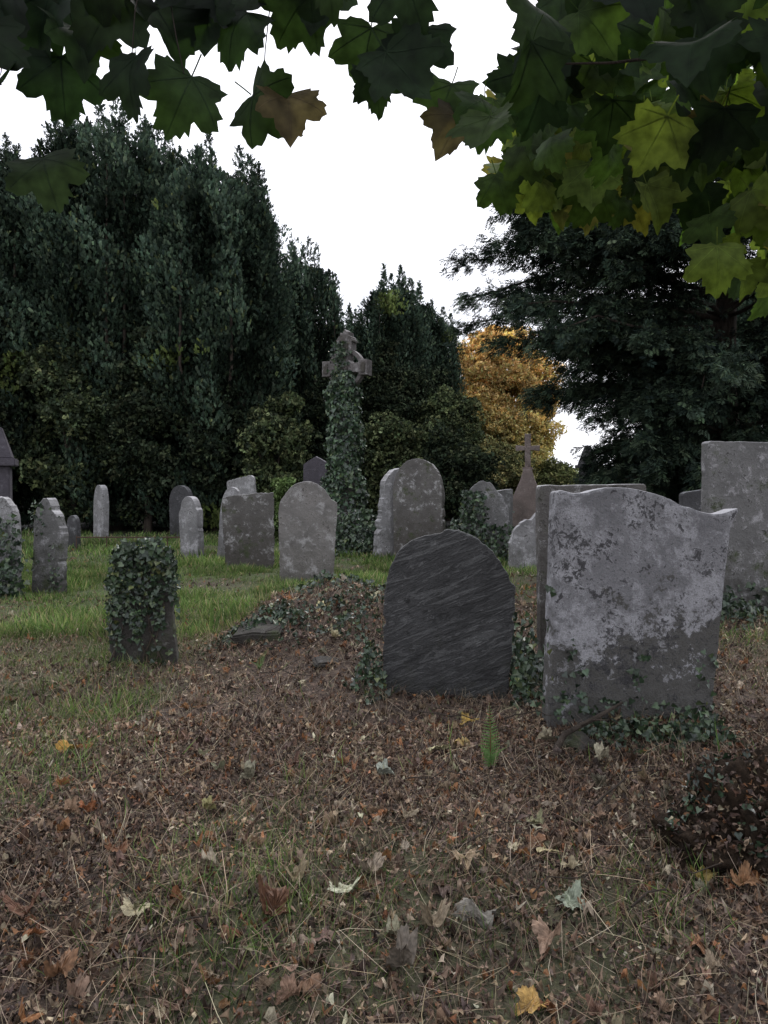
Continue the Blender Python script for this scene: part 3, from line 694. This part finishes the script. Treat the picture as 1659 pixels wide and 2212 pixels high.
# ------------------------------------------------------------------ fern, branch, rock, stump
def fern(x, y, h, lean, label):
    V = []; T = []
    n_ = 22
    for fr, (az, hh) in enumerate(((lean, h), (lean+2.4, h*.45), (lean-2.0, h*.4))):
        for i in range(n_):
            t = i/n_; p = np.array([math.cos(az)*.10*t*t, math.sin(az)*.10*t*t, hh*t])
            ln = hh*.24*math.sin(math.pi*min(1, .12+.88*t))**.8*(1.05-t*.75)
            for s in (-1, 1):
                for q in range(5):
                    f0 = q/5; c = p+np.array([s*ln*f0, 0, ln*.25*f0]); w = ln*.13*(1-f0*.6); o = len(V)
                    V += [c, c+np.array([s*w*.9, .004, w*1.2]), c+np.array([s*w*2.0, 0, w*.2]), c+np.array([s*w*.9, -.004, -w*.8])]
                    T += [(o, o+1, o+2), (o, o+2, o+3)]
    V = np.array(V); C = np.tile([.10, .17, .06], (len(V), 1))*rng.uniform(.8, 1.2, (len(V), 1))
    st = tube([(0, 0, -.1), (0, 0, h*.5), (math.cos(lean)*.1, math.sin(lean)*.1, h)], [.004, .003, .001], 5)
    V, T, C = merge([(V, np.array(T), C), (st[0], st[1], st[2]*np.array([.12, .08, .04]))])
    o = bpy.data.objects.new('fern', np_mesh('fern', V, T, C, M_grass)); o.location = (x, y, float(gh(x, y))+.02); o.rotation_euler = (0, 0, .3)
    link(o, label=label, category='fern')
fern(.53, 3.85, .30, 1.2, 'small bright green fern frond standing in dead leaves')
fern(-.95, 5.9, .16, .5, 'small fern sprouting at a mound edge')

p = [np.array((.88, 3.98, .04)), np.array((.95, 4.06, .10)), np.array((1.04, 4.1, .13)), np.array((1.16, 4.15, .17)), np.array((1.30, 4.22, .22))]
br = merge([tube(p, [.018, .016, .014, .012, .007], 8, .08), tube([p[2], p[2]+np.array((.05, -.06, .05)), p[2]+np.array((.12, -.1, .06))], [.008, .006, .003], 6)])
link(bpy.data.objects.new('fallen_branch', np_mesh('fallen_branch', *br, M_bark, True)), label='bare fallen branch lying by a headstone', category='branch')
TW = [((.2, 4.6, .06), (.75, 4.25, .03), .005), ((-.9, 5.6, .05), (-.4, 5.3, .06), .005), ((.9, 3.3, .04), (1.2, 3.6, .08), .006), ((-1.3, 3.5, .04), (-1.0, 3.9, .05), .004), ((.25, 2.9, .04), (.6, 3.1, .05), .004),
      ((-.6, 6.0, .16), (-.2, 6.4, .30), .005), ((-.9, 6.2, .12), (-.5, 5.9, .24), .005), ((-.3, 5.8, .14), (.1, 6.1, .26), .004), ((.8, 2.5, .04), (1.2, 2.75, .06), .004), ((-.7, 2.3, .04), (-.3, 2.6, .05), .003),
      ((-1.1, 6.0, .08), (-.8, 6.5, .3), .004), ((-.2, 5.5, .12), (.0, 5.7, .34), .003), ((-.7, 6.3, .2), (-.75, 6.2, .42), .003), ((-.45, 6.2, .2), (-.3, 6.1, .45), .003), ((.7, 4.5, .05), (.95, 4.3, .12), .005),
      ((-.1, 2.9, .03), (.12, 3.2, .05), .003), ((-1.1, 2.4, .03), (-.8, 2.5, .05), .003), ((.5, 2.6, .03), (.85, 2.7, .05), .003), ((.1, 3.6, .04), (.45, 3.5, .05), .004)]
for (a0, b0, r0) in TW:
    q = curve_pts(a0, b0, .03, 7, .012)
    link(bpy.data.objects.new('twig', np_mesh('twig', *tube(q, np.linspace(r0, r0*.4, 7), 6), M_bark, True)), label='thin bare twig lying on dead leaves', category='twig', group='twigs on the ground')

def lump(name, x, y, r, label, cat, mat, amp=.25, hollow=None, seed=0, sub=5, dz=0, fine=.12):
    bm = bmesh.new(); bmesh.ops.create_icosphere(bm, subdivisions=sub, radius=1)
    for v in bm.verts:
        d = v.co.normalized(); s = Vector((seed, 0, 0))
        k = 1+amp*noise.noise(d*1.6+s)+amp*.6*noise.noise(d*4+s)+amp*.35*noise.noise(d*9+s)+amp*fine*noise.noise(d*22+s)
        if hollow:
            hd = (d-Vector(hollow).normalized()).length
            if hd < .6: k *= 1-.75*(1-(hd/.6)**2)
        v.co = Vector((d.x*r[0]*k, d.y*r[1]*k, d.z*r[2]*k))
    me = bpy.data.meshes.new(name); bm.to_mesh(me); bm.free(); me.materials.append(mat)
    for pl in me.polygons: pl.use_smooth = True
    o = bpy.data.objects.new(name, me); o.location = (x, y, float(gh(x, y))+dz); return link(o, label=label, category=cat)
sx0, sy0 = 1.50, 3.02
stump = lump('tree_stump', sx0, sy0, (.36, .30, .27), 'decayed earthy tree stump with dark hollow', 'tree stump', M_rot, .4, (.35, -1, .1), 4, 6, -.03, .25)
lump('rock', 1.02, 4.12, (.10, .08, .08), 'small mossy rock among ivy and leaves', 'rock', M_kerb, .3, None, 8, 4)
sv = np.array([v.co[:] for v in stump.data.vertices]); svn = np.array([v.normal[:] for v in stump.data.vertices])
pk = rng.integers(len(sv), size=5200); P = sv[pk]+np.array(stump.location)+svn[pk]*.012; dd = svn[pk]
g0 = P[:, 2] > gh(P[:, 0], P[:, 1])-.01; P, dd = P[g0], dd[g0]
hz = P[:, 2]-gh(P[:, 0], P[:, 1])
iv = (snoise(P, 8, 31) > .25) & (hz > .08) & (rng.uniform(size=len(P)) < .55)
ivy_obj(P[iv][:430], dd[iv][:430]+np.array([0, 0, .4]), .032, 'ivy trailing over a decayed stump', pal=[(.022, .038, .022), (.030, .050, .028), (.045, .068, .036), (.012, .02, .014), (.06, .07, .03)])
m = (dd[:, 2] > .15) & (rng.uniform(size=len(P)) < .75) | (rng.uniform(size=len(P)) < .12); q = int(m.sum())
V, T, C = merge([scatter(OV[j], P[m][j::3], basis(rand_dirs(len(P[m][j::3])), dd[m][j::3]+rng.normal(size=(len(P[m][j::3]), 3))*.3), rng.uniform(.012, .035, len(P[m][j::3])), pick(LITP, [6, 3, 6, 2, .2, .6, 3, .8], len(P[m][j::3]))*.75) for j in range(3)])
link(bpy.data.objects.new('stump_debris', np_mesh('stump_debris', V, T, C, M_litter)), label='dead leaves caught on a decayed stump', category='leaf litter', kind='stuff')

# ------------------------------------------------------------------ Irish yews
SPR = [sprig(7, .4, .085, i) for i in range(3)]
YEWP = [(.028, .042, .029), (.038, .056, .038), (.054, .075, .048), (.018, .027, .021), (.08, .095, .043)]
def yew_data(R, H, npl, K, seed):
    global rng
    keep = rng; rng = np.random.default_rng(seed)
    r = R*.93*np.sqrt(rng.uniform(0, 1, npl)); a = rng.uniform(0, 6.28, npl)
    Ht = H*(1-.16*(r/R)**2.5)*rng.uniform(.86, 1.0, npl); Ht[0] = H; r[0] = .3
    rad = rng.uniform(.22, .40, npl)*(R/2.2)**.5
    K1 = int(K*.5)
    wts = rad/rad.sum(); pi = rng.choice(npl, K1, p=wts)
    t = rng.uniform(0, 1, K1)**.8; zb = .35*H
    z = zb+t*(Ht[pi]-zb)
    prof = np.interp(z/H, [0, .3, .65, 1], [.8, 1.0, 1.05, .9])
    ax = r[pi]*np.cos(a[pi])*prof; ay = r[pi]*np.sin(a[pi])*prof
    pr = rad[pi]*np.interp(t, [0, .5, .8, .94, 1], [1.35, 1.2, .9, .5, .1])
    b = rng.uniform(0, 6.28, K1); q = rng.uniform(.45, 1.1, K1)
    pr = pr*(1+.2*np.sin(z*5+b*2+pi))
    pos1 = np.stack([ax+pr*q*np.cos(b), ay+pr*q*np.sin(b), z], -1); od1 = np.stack([np.cos(b), np.sin(b), 0*b], -1)
    K2 = K-K1
    b2 = rng.uniform(0, 6.28, K2); z2 = .15+rng.uniform(0, 1, K2)*.86*H
    pr2 = R*np.interp(z2/H, [0, .08, .3, .65, .78, .87], [.72, .86, 1.0, 1.02, .9, .6])
    rib = .13*np.sin(b2*7+1.3*np.sin(z2*.5+seed))+.09*np.sin(b2*12+z2*.8)+.10*np.sin(z2*1.9+b2*3)+.06*np.sin(z2*4.1+b2*8)
    q2 = rng.uniform(.72, 1.04, K2); pr2 = pr2*(1+rib)*q2
    pos2 = np.stack([pr2*np.cos(b2), pr2*np.sin(b2), z2], -1); od2 = np.stack([np.cos(b2), np.sin(b2), 0*b2], -1)
    pos = np.concatenate([pos1, pos2]); outd = np.concatenate([od1, od2]); z = pos[:, 2]
    qq = np.concatenate([(q-.45)/.65, (q2-.72)/.32]); rr = np.concatenate([np.zeros(K1), rib*4])
    d = outd*.45+np.array([0, 0, 1.])+rng.normal(size=(K, 3))*.4
    col = pick(YEWP, [4, 4, 2, 2, .2], K, .12)
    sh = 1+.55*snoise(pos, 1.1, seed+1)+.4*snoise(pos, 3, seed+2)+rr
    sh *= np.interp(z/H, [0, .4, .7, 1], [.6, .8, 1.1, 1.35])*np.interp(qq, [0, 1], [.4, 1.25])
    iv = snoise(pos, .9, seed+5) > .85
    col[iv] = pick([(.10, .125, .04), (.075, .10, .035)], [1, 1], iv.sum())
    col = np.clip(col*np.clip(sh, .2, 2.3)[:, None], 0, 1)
    ch = rng.integers(3, size=K); B = basis(d, outd+rng.normal(size=(K, 3))*.5); sc = rng.uniform(.10, .23, K)
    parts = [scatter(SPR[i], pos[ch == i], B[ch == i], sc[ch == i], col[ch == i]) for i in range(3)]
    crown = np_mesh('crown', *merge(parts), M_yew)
    lim = [tube([(0, 0, -.3), (.05, 0, 1.2), (0, .1, H*.4), (0, 0, H*.8)], [R*.17, R*.13, R*.09, .05], 10, .12)]
    for i in range(min(npl, 14)):
        e = np.array([r[i]*math.cos(a[i]), r[i]*math.sin(a[i])])
        lim.append(tube([(e[0]*.1, e[1]*.1, .2), (e[0]*.6, e[1]*.6, Ht[i]*.22), (e[0], e[1], Ht[i]*.5), (e[0]*.95, e[1]*.95, Ht[i]*.9)], [.1, .08, .05, .02], 6))
    trunk = np_mesh('trunk', *merge(lim), M_bark, True)
    rng = keep
    return crown, trunk
YA = yew_data(2.3, 12.5, 60, 84000, 101)
YB = yew_data(2.5, 13.5, 66, 90000, 202)
YC = yew_data(1.6, 11.5, 26, 34000, 303)
def put_tree(name, data, x, y, sx, sz, rot, label, cat='tree', group=None):
    e = empty(name, (x, y, 0), label=label, category=cat, group=group)
    e.rotation_euler = (0, 0, rot); e.scale = (sx, sx, sz)
    for nm, me in (('crown', data[0]), ('trunk', data[1])):
        link(bpy.data.objects.new(nm, me), parent=e)
LY = 'dark Irish yew with many upright spires'
YG = 'dark Irish yews around the churchyard'
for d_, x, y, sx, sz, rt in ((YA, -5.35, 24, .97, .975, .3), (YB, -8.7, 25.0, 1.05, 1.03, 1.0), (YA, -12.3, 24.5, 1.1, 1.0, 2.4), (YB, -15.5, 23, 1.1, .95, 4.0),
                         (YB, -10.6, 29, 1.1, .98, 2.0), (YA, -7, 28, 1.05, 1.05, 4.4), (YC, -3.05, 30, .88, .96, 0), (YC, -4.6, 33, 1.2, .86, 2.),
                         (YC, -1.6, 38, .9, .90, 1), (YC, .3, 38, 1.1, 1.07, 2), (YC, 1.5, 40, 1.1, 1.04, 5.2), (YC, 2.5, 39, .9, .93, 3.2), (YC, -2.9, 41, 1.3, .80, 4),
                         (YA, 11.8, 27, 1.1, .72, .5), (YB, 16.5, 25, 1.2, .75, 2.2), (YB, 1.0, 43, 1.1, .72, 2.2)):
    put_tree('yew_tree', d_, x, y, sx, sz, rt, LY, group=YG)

# ------------------------------------------------------------------ clumpy broadleaf crowns and shrubs
TUF = [tuft3(i) for i in range(3)]
def blob_crown(rx, ry, rz, z0, ncl, K, s0, s1, pal, w, seed, mat, name, clr=.33, lowcol=None, tv=.3):
    global rng
    keep = rng; rng = np.random.default_rng(seed)
    c = rand_dirs(ncl)*rng.uniform(.35, 1.08, (ncl, 1))**.6*np.array([rx, ry, rz])*.82
    c[:, 2] += z0; cr = rng.uniform(.5, 1.25, ncl)*clr*min(rx, rz)
    pi = rng.integers(ncl, size=K); d = rand_dirs(K); q = rng.uniform(.5, 1.15, K)
    pos = c[pi]+d*(cr[pi]*q)[:, None]*np.array([1.15, 1.15, .8])
    m = pos[:, 2] > .05; pos, d, pi, q = pos[m], d[m], pi[m], q[m]; K = len(pos)
    col = pick(pal, w, K, .3)
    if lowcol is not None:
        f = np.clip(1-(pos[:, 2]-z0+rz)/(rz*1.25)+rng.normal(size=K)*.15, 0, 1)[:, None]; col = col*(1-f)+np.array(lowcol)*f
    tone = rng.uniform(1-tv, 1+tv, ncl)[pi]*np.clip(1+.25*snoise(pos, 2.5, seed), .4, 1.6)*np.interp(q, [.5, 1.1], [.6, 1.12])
    col = np.clip(col*tone[:, None], 0, 1); ch = rng.integers(3, size=K); B = basis(rand_dirs(K), rand_dirs(K)); sc = rng.uniform(s0, s1, K)
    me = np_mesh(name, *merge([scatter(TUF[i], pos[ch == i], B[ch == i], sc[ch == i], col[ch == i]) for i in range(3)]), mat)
    lim = [tube([(0, 0, -.3), (.05, .02, z0*.5), (0, 0, z0+rz*.5)], [rx*.08+.03, rx*.06+.02, .03], 8, .1)]
    for i in range(min(ncl, 14)): lim.append(tube([(0, 0, max(.1, z0*.35)), (c[i][0]*.5, c[i][1]*.5, (z0*.4+c[i][2])*.55), tuple(c[i])], [.05+.02*rx, .03+.01*rx, .012], 6))
    tr = np_mesh('trunk', *merge(lim), M_bark, True)
    rng = keep; return me, tr
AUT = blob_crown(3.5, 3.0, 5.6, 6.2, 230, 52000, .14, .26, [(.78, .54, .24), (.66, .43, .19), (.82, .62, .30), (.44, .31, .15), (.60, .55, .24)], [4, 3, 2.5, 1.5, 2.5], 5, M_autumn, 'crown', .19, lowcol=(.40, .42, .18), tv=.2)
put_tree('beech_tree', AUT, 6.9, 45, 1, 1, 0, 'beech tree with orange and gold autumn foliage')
def shrub(x, y, rx, rz, K, pal, w, label, seed, s=(.12, .24), cl=.34, name='shrub', ncl=44):
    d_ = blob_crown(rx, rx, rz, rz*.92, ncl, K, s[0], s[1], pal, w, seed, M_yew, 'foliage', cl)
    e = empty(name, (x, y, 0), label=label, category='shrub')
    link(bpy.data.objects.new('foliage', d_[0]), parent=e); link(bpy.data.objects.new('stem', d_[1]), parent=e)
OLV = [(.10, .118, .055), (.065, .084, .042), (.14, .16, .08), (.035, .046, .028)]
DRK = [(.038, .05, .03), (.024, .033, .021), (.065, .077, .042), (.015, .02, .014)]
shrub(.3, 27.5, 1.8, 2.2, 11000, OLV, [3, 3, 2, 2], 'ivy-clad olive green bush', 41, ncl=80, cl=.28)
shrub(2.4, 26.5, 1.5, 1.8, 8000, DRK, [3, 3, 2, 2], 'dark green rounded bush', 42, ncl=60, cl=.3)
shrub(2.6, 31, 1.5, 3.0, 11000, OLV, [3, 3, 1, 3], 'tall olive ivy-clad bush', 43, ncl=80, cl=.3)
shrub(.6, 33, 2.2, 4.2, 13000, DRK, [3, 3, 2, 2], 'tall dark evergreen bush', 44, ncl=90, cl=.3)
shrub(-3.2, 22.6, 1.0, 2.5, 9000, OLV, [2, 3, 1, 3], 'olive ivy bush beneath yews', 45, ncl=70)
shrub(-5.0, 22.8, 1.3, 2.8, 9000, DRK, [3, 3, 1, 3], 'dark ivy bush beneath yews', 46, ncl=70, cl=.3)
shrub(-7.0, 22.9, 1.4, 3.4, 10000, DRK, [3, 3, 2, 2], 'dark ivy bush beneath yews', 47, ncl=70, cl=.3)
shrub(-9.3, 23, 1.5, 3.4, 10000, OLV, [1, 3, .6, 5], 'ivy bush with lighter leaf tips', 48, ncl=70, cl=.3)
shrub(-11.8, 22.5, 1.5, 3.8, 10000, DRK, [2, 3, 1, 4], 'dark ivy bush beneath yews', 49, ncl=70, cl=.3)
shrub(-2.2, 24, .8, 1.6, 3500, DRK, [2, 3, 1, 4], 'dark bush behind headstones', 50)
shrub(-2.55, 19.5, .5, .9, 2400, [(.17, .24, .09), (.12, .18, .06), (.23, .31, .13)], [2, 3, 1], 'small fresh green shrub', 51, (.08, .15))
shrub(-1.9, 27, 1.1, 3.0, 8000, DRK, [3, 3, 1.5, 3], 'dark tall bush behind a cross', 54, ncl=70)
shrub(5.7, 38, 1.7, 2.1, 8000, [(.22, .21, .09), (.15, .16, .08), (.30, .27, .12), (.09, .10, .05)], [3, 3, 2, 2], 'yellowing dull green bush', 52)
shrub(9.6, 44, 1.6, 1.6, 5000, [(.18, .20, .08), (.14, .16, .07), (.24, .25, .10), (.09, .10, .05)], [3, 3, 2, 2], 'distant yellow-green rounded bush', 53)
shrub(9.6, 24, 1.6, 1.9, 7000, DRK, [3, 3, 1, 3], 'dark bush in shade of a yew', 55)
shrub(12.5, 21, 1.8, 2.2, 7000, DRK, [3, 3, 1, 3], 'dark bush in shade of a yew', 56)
K = 26000; x = rng.uniform(-45, 60, K); hm = 2.3+.6*np.sin(x*.7)+.5*np.sin(x*1.9); hm = hm+np.where(x < 4, 3.0, 0)
pos = np.stack([x, 58+rng.uniform(-1.5, 1.5, K), rng.uniform(0, 1, K)*hm], -1)
V, T, C = scatter(TUF[0], pos, basis(rand_dirs(K), rand_dirs(K)), rng.uniform(.4, .8, K), pick(OLV, [3, 3, 2, 2], K)*1.2)
link(bpy.data.objects.new('hedgerow', np_mesh('hedgerow', V, T, C, M_yew)), label='distant mixed green hedgerow at the boundary', category='hedge', kind='stuff')

# ------------------------------------------------------------------ spreading yew (right)
FE = [sprig(8, .8, .055, 60+i, False) for i in range(3)]
tx, ty = 6.8, 15.4
e = empty('yew_tree', (tx, ty, 0), label='spreading dark yew with feathery drooping branches', category='tree')
limbs = [tube([(0, 0, -.3), (.05, .1, 1.5), (-.1, 0, 3.5), (.1, 0, 6.0), (0, 0, 8.2)], [.40, .32, .25, .14, .05], 12, .14)]
Pp, Dd, Sh = [], [], []
for i in range(270):
    az = rng.uniform(0, 2*math.pi); z0 = rng.uniform(.9, 8.4)
    if i < 105: az = math.pi+rng.uniform(-.55, .8)
    elif i < 205: az = math.pi*1.5+rng.uniform(-.9, .8)
    west = max(0, math.cos(az-math.pi))
    Lb = np.interp(z0, [.9, 2.5, 4, 5.0, 6.0, 7.8, 8.4], [3.2, 3.5, 4.2, 5.7, 5.2, 3.2, 2.4])
    Le = np.interp(z0, [.9, 3, 6, 8.4], [2.6, 3.2, 3.2, 2.2])
    Ln = (Lb*west+Le*(1-west))*rng.uniform(.6, 1.04)
    u = np.array([math.cos(az), math.sin(az), 0])
    rise = rng.uniform(.05, .45)*Ln*np.interp(z0, [.9, 3, 5, 8.4], [-.25, .15, .65, .5])
    t = np.linspace(0, 1, 7)[:, None]
    pp = np.array([0, 0, z0])+u*Ln*t+np.array([0, 0, 1])*(rise*t-.08*Ln*t**3)
    pp[1:] += rng.normal(size=(6, 3))*.08
    if i % 3 == 0: limbs.append(tube(pp, np.linspace(.05, .010, 7)*(.6+Ln*.12), 6))
    side = np.cross(u, [0, 0, 1])
    m = int(30*Ln); s = rng.uniform(.2, 1.0, m)**.75
    b0 = pp[0]*(1-s)[:, None]+pp[-1]*s[:, None]; b0[:, 2] += .18*Ln*s*(1-s)+rng.normal(size=m)*.08
    wl = 1.05*(1-.6*s)*rng.uniform(.15, 1, m); sg = rng.choice([-1, 1], m)
    dirt = nz(side*sg[:, None]+u*.8+rng.normal(size=(m, 3))*.25)
    for q in range(5):
        f = q/5
        Pp.append(b0+dirt*(wl*f)[:, None]+np.stack([0*wl, 0*wl, -.6*f*f*wl], -1)+rng.normal(size=(m, 3))*.06)
        Dd.append(dirt*.6+u*.45+np.array([0, 0, -.2-.7*f])+rng.normal(size=(m, 3))*.32); Sh.append(s*(1-.25*f)*rng.uniform(.85, 1.15))
Pp = np.concatenate(Pp); Dd = np.concatenate(Dd); Sh = np.concatenate(Sh); K = len(Pp)
m = Pp[:, 2] > .15; Pp, Dd, Sh = Pp[m], Dd[m], Sh[m]; K = len(Pp)
Nn = np.array([0, 0, 1.])+rng.normal(size=(K, 3))*.6
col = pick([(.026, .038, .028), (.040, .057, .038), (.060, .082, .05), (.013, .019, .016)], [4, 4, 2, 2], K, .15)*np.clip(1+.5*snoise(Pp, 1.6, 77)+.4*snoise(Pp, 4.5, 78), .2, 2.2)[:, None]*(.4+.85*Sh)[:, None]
ch = rng.integers(3, size=K); B = basis(Dd, Nn); sc = rng.uniform(.11, .25, K)
me = np_mesh('crown', *merge([scatter(FE[i], Pp[ch == i], B[ch == i], sc[ch == i], col[ch == i]) for i in range(3)]), M_yew)
link(bpy.data.objects.new('crown', me), parent=e)
link(bpy.data.objects.new('trunk', np_mesh('trunk', *merge(limbs), M_bark, True)), parent=e)
print('right yew sprigs', K)

# ------------------------------------------------------------------ overhanging sycamore
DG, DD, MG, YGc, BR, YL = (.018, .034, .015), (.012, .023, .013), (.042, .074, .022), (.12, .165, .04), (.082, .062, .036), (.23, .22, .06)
LV = []
def lv(x, z, s, c=DG, y=1.6): LV.append((x, y+rng.uniform(-.1, .1), z, s, c))
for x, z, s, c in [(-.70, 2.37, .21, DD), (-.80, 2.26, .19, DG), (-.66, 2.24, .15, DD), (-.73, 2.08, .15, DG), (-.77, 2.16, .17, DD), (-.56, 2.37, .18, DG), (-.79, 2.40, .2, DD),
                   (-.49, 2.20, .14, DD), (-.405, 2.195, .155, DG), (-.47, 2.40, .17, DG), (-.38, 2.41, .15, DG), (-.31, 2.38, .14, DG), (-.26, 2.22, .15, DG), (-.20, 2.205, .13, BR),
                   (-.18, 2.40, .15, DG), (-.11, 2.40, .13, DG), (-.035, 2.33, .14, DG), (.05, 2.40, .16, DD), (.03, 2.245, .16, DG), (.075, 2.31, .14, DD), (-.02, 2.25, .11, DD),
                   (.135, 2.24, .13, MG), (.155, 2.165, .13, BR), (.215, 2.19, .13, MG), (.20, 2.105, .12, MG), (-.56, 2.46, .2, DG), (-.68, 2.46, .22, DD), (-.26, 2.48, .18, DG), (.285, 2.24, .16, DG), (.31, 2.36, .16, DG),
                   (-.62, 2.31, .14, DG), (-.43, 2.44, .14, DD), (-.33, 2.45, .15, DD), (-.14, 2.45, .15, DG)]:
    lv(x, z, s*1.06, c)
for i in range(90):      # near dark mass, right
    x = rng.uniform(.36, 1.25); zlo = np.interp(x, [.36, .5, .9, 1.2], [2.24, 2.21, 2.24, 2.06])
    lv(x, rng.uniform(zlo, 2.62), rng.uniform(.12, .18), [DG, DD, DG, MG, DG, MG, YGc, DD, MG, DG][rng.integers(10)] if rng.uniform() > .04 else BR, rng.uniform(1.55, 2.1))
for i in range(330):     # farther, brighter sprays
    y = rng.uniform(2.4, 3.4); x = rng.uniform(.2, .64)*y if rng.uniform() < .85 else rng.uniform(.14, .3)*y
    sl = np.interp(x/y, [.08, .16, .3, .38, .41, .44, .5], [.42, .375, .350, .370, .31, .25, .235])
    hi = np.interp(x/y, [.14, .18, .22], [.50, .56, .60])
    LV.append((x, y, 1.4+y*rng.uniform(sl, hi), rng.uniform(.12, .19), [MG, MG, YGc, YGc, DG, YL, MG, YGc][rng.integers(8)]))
for i in range(700):    # crown overhead, above the view
    y = rng.uniform(-2.5, 4.5); x = rng.uniform(-3.2, 4.2); z = max(1.4+.74*max(y, 0)+rng.uniform(.0, 2.2), 2.75+rng.uniform(0, 2))
    LV.append((x, y, z, rng.uniform(.13, .2), [DG, MG, MG, YGc][rng.integers(4)]))
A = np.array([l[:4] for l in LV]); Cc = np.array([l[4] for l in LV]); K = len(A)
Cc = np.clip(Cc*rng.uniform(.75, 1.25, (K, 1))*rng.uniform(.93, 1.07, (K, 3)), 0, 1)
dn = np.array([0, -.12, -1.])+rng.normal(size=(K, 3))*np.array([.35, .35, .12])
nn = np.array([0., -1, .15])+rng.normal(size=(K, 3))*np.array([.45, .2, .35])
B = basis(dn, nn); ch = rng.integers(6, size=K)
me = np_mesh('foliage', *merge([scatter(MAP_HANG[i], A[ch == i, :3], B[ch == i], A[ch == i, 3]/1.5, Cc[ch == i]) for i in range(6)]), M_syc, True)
sy = empty('sycamore_tree', (4.4, -1.0, 0), label='overhanging sycamore branches with broad lobed green leaves', category='tree')
off = np.array([4.4, -1.0, 0])
o = bpy.data.objects.new('foliage', me); o.location = -Vector(off); link(o, parent=sy)
W = [([(4.4, -1, -.3), (4.35, -.95, 1.5), (4.3, -.9, 3.2), (4.2, -.8, 6)], [.34, .27, .23, .12]),
     ([(4.3, -.9, 2.9), (3.2, .5, 3.3), (1.8, 1.5, 3.0), (.6, 1.9, 2.85), (-.6, 1.8, 2.75), (-1.6, 1.7, 2.7)], [.12, .09, .06, .035, .02, .01]),
     ([(3.2, .5, 3.3), (2.4, 2.0, 3.1), (1.7, 2.8, 2.76), (1.4, 2.9, 2.66), (1.1, 2.85, 2.62), (.8, 2.8, 2.58)], [.07, .045, .012, .008, .004, .002]),
     ([(1.7, 2.8, 2.76), (1.5, 2.8, 2.6), (1.3, 2.7, 2.45)], [.01, .007, .004]),
     ([(1.8, 1.5, 3.0), (1.2, 1.7, 2.5), (.7, 1.75, 2.38), (.5, 1.7, 2.33), (.35, 1.65, 2.30)], [.03, .010, .005, .003, .0015]),
     ([(4.2, -.8, 4.5), (2, 0, 5), (0, .5, 4.8), (-2, .5, 4.4)], [.12, .08, .05, .02])]
limbs = [tube(np.array(p)-off, r, 8, .06) for p, r in W]
for i in (7, 8, 12):
    x, y, z = A[i, :3]; x2 = x+rng.uniform(-.05, .05)
    limbs.append(tube(np.array([(x, y, z+.04), (x*.6+x2*.4, y, z+.12), (x2, y+.03, z+.24)])-off, [.0012, .0012, .0014], 5))
link(bpy.data.objects.new('trunk', np_mesh('trunk', *merge(limbs), M_bark, True)), parent=sy)

# ------------------------------------------------------------------ light
w = bpy.data.worlds.new('World'); S.world = w; w.use_nodes = True
nt = w.node_tree; bg = nt.nodes['Background']
sky = nt.nodes.new('ShaderNodeTexSky'); sky.sky_type = 'NISHITA'; sky.sun_disc = False
sky.sun_elevation = R_(48); sky.sun_rotation = R_(12); sky.dust_density = 4
sc1 = nt.nodes.new('ShaderNodeVectorMath'); sc1.operation = 'SCALE'; sc1.inputs['Scale'].default_value = .1
nt.links.new(sky.outputs[0], sc1.inputs[0])
tc = nt.nodes.new('ShaderNodeTexCoord'); cl = nt.nodes.new('ShaderNodeTexNoise'); cl.inputs['Scale'].default_value = 2.2; cl.inputs['Detail'].default_value = 5
nt.links.new(tc.outputs['Generated'], cl.inputs[0])
cloud = ramp(nt, cl.outputs[0], [(.3, (.97, 1.0, 1.10)), (.7, (1.2, 1.22, 1.30))])
nt.links.new(mix(nt, .88, sc1.outputs[0], cloud), bg.inputs[0]); bg.inputs[1].default_value = 1.4
sl = bpy.data.lights.new('sun', 'SUN'); sl.energy = 1.3; sl.angle = R_(25); sl.color = (1, .97, .94)
so = bpy.data.objects.new('sun', sl); COL.objects.link(so)
az, el = R_(12), R_(48)
to_sun = Vector((math.sin(az)*math.cos(el), math.cos(az)*math.cos(el), math.sin(el)))
so.rotation_euler = (-to_sun).to_track_quat('-Z', 'Y').to_euler()

cam = bpy.data.cameras.new('camera'); co = bpy.data.objects.new('camera', cam); COL.objects.link(co)
co.location = (0, 0, 1.4); co.rotation_euler = (R_(90), 0, 0)
cam.sensor_fit = 'VERTICAL'; cam.sensor_height = 36; cam.lens = 27.2; cam.shift_y = -.0253
cam.clip_start = .05; cam.clip_end = 1000
S.camera = co
S.view_settings.view_transform = 'Standard'; S.view_settings.look = 'None'; S.view_settings.exposure = 0
